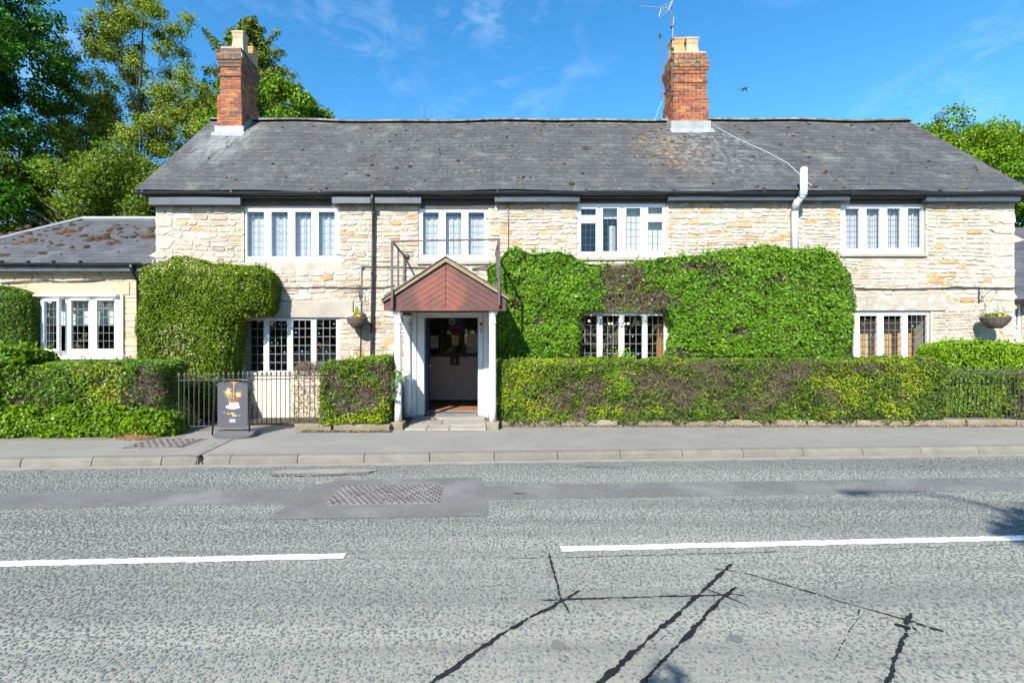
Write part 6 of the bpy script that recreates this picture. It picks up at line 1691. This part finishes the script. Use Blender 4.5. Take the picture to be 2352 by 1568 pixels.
n = 240; q = np.stack([rng.uniform(gx(672, 9.0), gx(742, 9.0), n), rng.uniform(8.9, 9.1, n), rng.uniform(.12, .85, n)**1.0], 1); k = rng.random(n) < .35+.65*(vnoise(q, 7, 2) > .55)
quads('leaves', leaf_quads(q[k], np.tile([0, -1, .3], (k.sum(), 1)), .035), rng.uniform(.3, .8, k.sum()), L_PRIV, tw)
# long right hedge
LH = [(1138, 974), (1136, 900), (1134, 850), (1142, 832), (1200, 829), (1300, 828), (1420, 826), (1500, 829), (1600, 829), (1750, 827), (1850, 829), (1950, 825), (2080, 824), (2165, 826), (2178, 850), (2182, 900), (2176, 966), (2100, 972), (2040, 966), (1950, 973), (1870, 968), (1780, 973), (1700, 966), (1600, 972), (1520, 968), (1440, 976), (1340, 969), (1270, 977), (1200, 972)]
lh_dead = [(1290, 905, 40, 40), (1370, 900, 46, 40), (1480, 880, 70, 44), (1560, 900, 60, 50), (1640, 870, 60, 50), (1700, 930, 60, 26), (1780, 880, 60, 50), (1600, 840, 90, 14), (1820, 850, 70, 24), (1330, 945, 30, 18), (1900, 905, 26, 26), (1450, 930, 40, 20), (2010, 845, 60, 12)]
lh_yel = [(1200, 860, 60, 34), (1250, 830, 100, 10), (1230, 930, 60, 34), (1350, 830, 60, 10), (1400, 945, 60, 22), (1430, 870, 26, 30), (1920, 875, 60, 40), (1960, 905, 40, 34), (2000, 830, 90, 10), (2090, 870, 60, 40), (1740, 900, 18, 44), (2060, 940, 40, 18), (1920, 945, 30, 12), (1160, 880, 16, 50)]
lh = shrub('hedge', 'long waist-high privet hedge right of the porch with brown bare patches', 'hedge', LH, 9.41, 10.22, 4400, (.024, .055), L_PRIV, (.40, .20), r=.08, bump=.085, bs=5.0, jit=.17, twigs=4200, twig_len=(.06, .19),
      bare=lambda P: np.clip(1.1 - 1.15*ell(P, lh_dead)*(.35+.8*vnoise(P, 6, 1)) - .40*(vnoise(P, 5.5, 8) > .66), .08, 1), seed=25, shoots=110,
      patch=lambda P: .40*ell(P, lh_yel) - .06 + .7*(vnoise(P, 8, 41)-.5))
n = 700; fl = np.array([tuple(pt(1425+rng.normal(0, 16), 862+rng.normal(0, 26), 9.46)) for i in range(n)]); quads('strong_leaves', leaf_quads(fl, np.tile([0, -1, .3], (n, 1)), rng.uniform(.04, .07, n), .7, .6), rng.uniform(.4, 1, n), L_BRIGHT, lh)
maple_leaves('large_leaves', np.array([tuple(pt(px+rnd.uniform(-10, 10), py+rnd.uniform(-8, 8), 9.45)) for px, py in ((2095, 925), (2110, 940), (2088, 948), (2130, 950), (2100, 905), (1830, 962), (1850, 958), (1630, 930), (2060, 955)) for k in range(4)]), .09, lh)
n = 36; fl = np.array([tuple(pt(px+rng.normal(0, 4), py+rng.normal(0, 4), 9.44)) for px, py in [((1870, 945), (1862, 962), (1942, 920), (1900, 950), (1430, 862), (1700, 962))[i % 6] for i in range(n)]])
tag(quads('yellow_flowers', leaf_quads(fl, np.tile([0, -1, .3], (n, 1)), rng.uniform(.02, .036, n), .7), rng.uniform(0, .5, n), PETAL_Y, lh), kind='stuff')
# bright hedge behind the right railing
RH = [(2172, 960), (2168, 880), (2166, 806), (2178, 792), (2200, 786), (2260, 784), (2330, 788), (2420, 795), (2420, 960)]
shrub('hedge', 'vivid light green clipped hedge behind the rusty railing at the right end', 'hedge', RH, 9.85, YW-.03, 2300, (.05, .085), L_FAR, (.50, .17), r=.14, bump=.035, bs=3, jit=.09, twigs=200, seed=31, side=False, wr=.45, wild=.7, droop=.3, shoots=30)
shrub('bush', 'straggly yellowish bush growing through the railing at the right edge', 'bush', [(2322, 968), (2316, 920), (2325, 880), (2345, 862), (2420, 858), (2420, 972)], 9.50, 9.9, 1500, (.035, .06), L_PRIV, (.55, .2), r=.15, bump=.07, jit=.15, twigs=900, seed=33, bare=lambda P: np.clip(1-.9*(vnoise(P, 6, 4) > .55), .1, 1))
# leaf litter and tufts along the walls
P_ = []
for i in range(3600):
    if rng.random() < .62: x = rng.uniform(gx(1150, 9.4), 12.5); y = 9.46 - abs(rng.normal(0, .09)) - .01
    else: x = rng.uniform(gx(690, 8.8), gx(900, 8.8)); y = 8.88 - abs(rng.normal(0, .05)) - .015
    P_.append((x, y, .012+rng.random()*.012))
P_ = np.array(P_); tag(quads('leaf_litter', leaf_quads(P_, np.tile([0, 0, 1.], (len(P_), 1)), rng.uniform(.018, .05, len(P_)), .5, .5), rng.random(len(P_)), LITTER), kind='stuff')
n = 260; c = gnd(345, 1000); q = np.array([c.x, 8.12, .02]) + rng.normal(size=(n, 3))*[.13, .05, .03]; d = unit(rng.normal(size=(n, 3))*[1, .5, .5] + [0, -.3, .3])
quads_ = sticks('dry_fronds', q, q+d*rng.uniform(.06, .16, n)[:, None], .003, .001, rng.uniform(.4, 1, n), M('dry fern', [(0, (.20, .10, .04)), (1, (.40, .24, .11))], .9)); tag(quads_, 'tuft of dry brown fern lying below the ivy by the pavement cover', 'dead plant', kind='stuff')
n = 50; c = gnd(724, 984); q = np.array([c.x, 8.84, .0]) + rng.normal(size=(n, 3))*[.05, .02, .0]; d = unit(rng.normal(size=(n, 3))*[.6, .4, .2] + [0, -.1, .8]); tag(sticks('grass_tuft', q, q+d*rng.uniform(.03, .09, n)[:, None], .003, .001, rng.uniform(.5, .9, n), L_ROUND), 'small green weed tuft growing at the foot of the stone plinth', 'weed')
n = 40; c = gnd(441, 1047, -.05); q = np.array([c.x+.02, c.y, -.06]) + rng.normal(size=(n, 3))*[.02, .02, .01]; d = unit(rng.normal(size=(n, 3))*[.8, .6, .3] + [0, 0, .5]); tag(sticks('weed', q, q+d*rng.uniform(.03, .07, n)[:, None], .004, .001, rng.uniform(.4, .8, n), L_ROUND), 'green weed sprouting from the broken kerb', 'weed')

# ---------------------------------------------------------------- trees
def tree(name, label, base, top, blobs, N, size, mat, trunk_r, seed, limbs=18, wr=.6, wild=1.0, droop=0.0, tint=(.5, .2), bark_t=.5, shell=.55, group=None, twig=0, limb_r=.42):
    """blobs: (x, y, z, radius): leaf clumps at the ends of the limbs"""
    t = thing(name, base, label, 'tree', group); r5 = random.Random(seed); m = MB()
    b = Vector(base); tp = Vector(top); n = 8; path = []
    for i in range(n+1): path.append(b.lerp(tp, i/n) + Vector((r5.uniform(-.12, .12), r5.uniform(-.12, .12), 0))*(i > 0))
    m.tube(path, [trunk_r*(1-.86*i/n) for i in range(n+1)], 8, bark_t)
    pick = r5.sample(blobs, min(limbs, len(blobs)))
    for x, y, z, r_ in pick:
        e = Vector((x, y, z)); f = min(.9, max(.12, ((z-b.z)/(tp.z-b.z))*.75)); s = b.lerp(tp, f); md = s.lerp(e, .5) + Vector((r5.uniform(-.3, .3), r5.uniform(-.3, .3), r5.uniform(-.1, .4)))
        q = trunk_r*(1-.8*f)*limb_r; m.tube([s, s.lerp(md, .5)+Vector((0, 0, .1)), md, md.lerp(e, .6), e], [q, q*.8, q*.6, q*.4, q*.15], 5, bark_t)
    m.build('trunk', BARK, t, True)
    B = np.array(blobs); wgt = B[:, 3]**2; k = rng.choice(len(B), N, p=wgt/wgt.sum()); d = unit(rng.normal(size=(N, 3))); rr = (shell + (1-shell)*rng.random(N))*B[k, 3]*(.75+.5*vnoise(d*1.0+k[:, None]*7.1, 1.7, seed))
    P = B[k, :3] + d*rr[:, None]*np.array([1, 1, .8])
    tt = rng.normal(tint[0], tint[1], N) + .3*(rng.random(len(B))[k]-.5)
    quads('crown', leaf_quads(P, d+[0, 0, .25], rng.uniform(size[0], size[1], N), wr, wild, droop), np.clip(tt, 0, 1), mat, t)
    if twig:
        kk = rng.choice(len(B), twig, p=wgt/wgt.sum()); c = B[kk, :3]; dd = unit(rng.normal(size=(twig, 3)) + [0, 0, .35]); sticks('twigs', c - dd*B[kk, 3][:, None]*.2, c+dd*B[kk, 3][:, None]*rng.uniform(.5, 1.15, twig)[:, None], .022, .006, np.full(twig, .7), BARK, t)
    return t
def crown(n, box, rr, seed, keep=lambda x, z: True):
    r6 = random.Random(seed); o = []; k = 0
    while len(o) < n and k < n*40:
        k += 1; x, y, z = r6.uniform(*box[0]), r6.uniform(*box[1]), r6.uniform(*box[2])
        if keep(x, z): o.append((x, y, z, r6.uniform(*rr)))
    return o
def pxz(x, z, Y): return CX + x/Y*F, CY - (z-EYE)/Y*F
# tall dark tree at the far left: its right outline wanders around px 150
def kd(x, z):
    px, py = pxz(x, z, 20); edge = 62 + 34*math.sin(py*.021+.6) + 18*math.sin(py*.06) - max(0, (py-300))*.32
    return px < edge
tree('tall_tree', 'huge dark green tree filling the far left edge of the sky', (-22.5, 20.5, 0), (-22, 20.5, 15), crown(120, ((-27, -17.6), (18.8, 23), (3.2, 19.5)), (.7, 1.25), 5, kd), 80000, (.13, .22), L_DARK, .55, 1, limbs=40, tint=(.5, .25))
def kb_(x, z):
    px, py = pxz(x, z, 24)
    if py < 0: return 210 < px < 365
    e = 215 - py*.42 if py < 330 else 60
    hi = 372 + min(110, py*.45) + 12*math.sin(py*.08)
    return e - 30 < px < hi
tree('plane_tree', 'tall airy tree with pale yellow-green leaves and thin branches behind the wing', (-17.6, 24.5, 0), (-17.2, 24.5, 18.5), crown(460, ((-23.5, -12.6), (23, 26.5), (5.5, 20)), (.38, .75), 8, kb_), 110000, (.09, .165), L_BIRCH, .20, 2, limbs=80, tint=(.55, .22), shell=.12, twig=3200, limb_r=.20)
# lower growth behind the wing
def ku(x, z):
    px, py = pxz(x, z, 22); return -20 < px < 420 and py > 330 + .25*max(0, px-260)
tree('understorey_tree', 'dense mid-green bushy tree just behind the slate roof of the wing', (-18, 21.5, 0), (-18, 21.5, 9), crown(90, ((-24, -13.4), (20.5, 23.5), (3, 10.4)), (.6, 1.1), 3, ku), 52000, (.10, .18), L_BIRCH, .3, 3, limbs=50, tint=(.22, .22), shell=.4, twig=600)
tree('background_tree', 'dark mass of trees seen through gaps behind the pale tree', (-21, 31, 0), (-21, 31, 10), crown(90, ((-32, -14), (29.5, 33), (2, 13.5)), (1.2, 1.9), 13, lambda x, z: z < 12.5 - .35*abs(x+24)), 22000, (.25, .4), L_DARK, .4, 6, limbs=10, tint=(.4, .2))
# cypress behind the left chimney: sprays on drooping branches
r7 = random.Random(4); cb = []
cx0, cy0 = gx(574, 27), 27
for i in range(46):
    f = i/45; z = 5.5 + 14.0*f; ln = 5.7*(1-f)**.7 + .4
    for k in range(4):
        a = r7.uniform(0, 2*math.pi); lg = ln*r7.uniform(.55, 1.08)
        for j in range(4): s = (j+1)/4; cb.append((cx0+math.cos(a)*lg*s, cy0+math.sin(a)*lg*s*.6, z + lg*s*.32 - .12*lg*s*s + r7.uniform(-.1, .1), .50*(1.2-.6*s)*(1-.35*f)+.13))
cb += [(gx(500-8*q, 27), 27, gz(105-9*q, 27), .42-.06*q) for q in range(-1, 5)] + [(gx(606+10*q, 27), 27, gz(110-12*q, 27), .4-.05*q) for q in range(-2, 4)]
cb += [(gx(560+12*q, 27), 27, gz(98-9*q, 27), .36) for q in range(-3, 4)]
tree('cypress_tree', 'feathery olive-green conifer rising behind the left chimney', (cx0, cy0, 0), (cx0, cy0, 18.4), cb, 80000, (.16, .30), L_CON, .3, 4, limbs=60, wr=.30, wild=.7, droop=-.55, tint=(.5, .25), shell=.15)
tree('ash_tree', 'bright green leafy tree rising over the ridge right of the left chimney', (-8.6, 21, 0), (-8.6, 21, 11.5), crown(60, ((-11.0, -5.9), (19.8, 22.5), (7.5, 13.4)), (.45, .85), 9, lambda x, z: pxz(x, z, 21)[1] > 162 + max(0, pxz(x, z, 21)[0]-600)*.34 + 10*math.sin(pxz(x, z, 21)[0]*.09)), 34000, (.11, .19), L_BRIGHT, .3, 5, limbs=30, shell=.35, tint=(.55, .2))
tree('lime_tree', 'dense rounded bright green tree behind the right end of the roof', (26, 25, 0), (26, 25, 9), crown(85, ((21.8, 31), (23.5, 27), (4.5, 13.4)), (.7, 1.15), 10, lambda x, z: ((pxz(x, z, 25)[0]-2150)/95)**2 + ((pxz(x, z, 25)[1]-360)/70)**2 < 1 or ((pxz(x, z, 25)[0]-2280)/110)**2 + ((pxz(x, z, 25)[1]-390)/98)**2 < 1), 55000, (.11, .19), L_ROUND, .4, 6, limbs=30, shell=.6, tint=(.5, .2), wild=.8)
tree('small_tree', 'dark leafy tree in the gap between the house end and the outbuilding roof', (22.6, 18.2, 0), (22.6, 18.2, 6), crown(34, ((21.0, 25), (17.6, 19.5), (4.6, 8.6)), (.5, .8), 14), 9000, (.13, .22), L_BRIGHT, .18, 7, limbs=16, tint=(.35, .2))
# the wooded side of the street behind the camera, mirrored in the window panes
n = 26000; k = np.array([(x, -15+rnd.uniform(-2, 2), rnd.uniform(1.5, 6.5), rnd.uniform(.9, 1.7)) for x in np.linspace(-34, 34, 150)]); i_ = rng.integers(0, len(k), n); dd = unit(rng.normal(size=(n, 3)))
tag(quads('treeline', leaf_quads(k[i_, :3] + dd*k[i_, 3:4]*rng.uniform(.6, 1, n)[:, None], dd, rng.uniform(.35, .7, n), .8), rng.uniform(0, .8, n), L_DARK), kind='stuff')
# on the near side of the street, behind the camera: what throws the road shadows; the conifer is invented for one
lamp = thing('street_lamp', (.55, -7.2, 0), 'slim grey street lamp with a curved arm on the near pavement', 'street lamp')
m = MB(); pz = [(0, 0, 0), (0, 0, 2.2), (0, 0, 9.4)] + [(-.9*(1-math.cos(R(a))), .0, 9.4+1.0*math.sin(R(a))) for a in (25, 50, 70, 88)] + [(-1.3, 0, 10.4)]
m.tube([Vector((.55, -7.2, 0))+Vector(p) for p in pz], [.085, .065, .045, .04, .035, .03, .028, .026], 10); m.build('post', STEEL, lamp, True)
m = MB(); m.rbox(.55-1.65, .55-1.3, -7.26, -7.14, 10.36, 10.44, .02); m.build('lamp_head', STEEL, lamp)
tree('street_tree', 'leafy tree on the near pavement whose shadow reaches the right of the road', (3.6, -4.4, 0), (3.6, -4.4, 5), crown(30, ((2.0, 5.4), (-5.2, -3.7), (4.2, 6.4)), (.45, .8), 21, lambda x, z: True) + [(1.7, -3.75, 6.5, .3), (2.05, -3.8, 6.5, .5), (2.4, -3.8, 6.6, .6), (2.5, -3.9, 6.3, .6), (3.0, -4.0, 6.4, .7)], 26000, (.10, .16), L_BRIGHT, .13, 9, limbs=14)
tree('shadow_conifer', 'unseen slender conifer added to cast a head-shaped shadow on the road', (-.93, -2.1, 0), (-.93, -2.1, 3.5), [(-.93, -2.1, .5+.137*i, .34*(1-i/30)+.05) for i in range(24)], 6000, (.05, .09), L_CON, .05, 10, limbs=6)  # invented tree, placed out of view only for its shadow tip
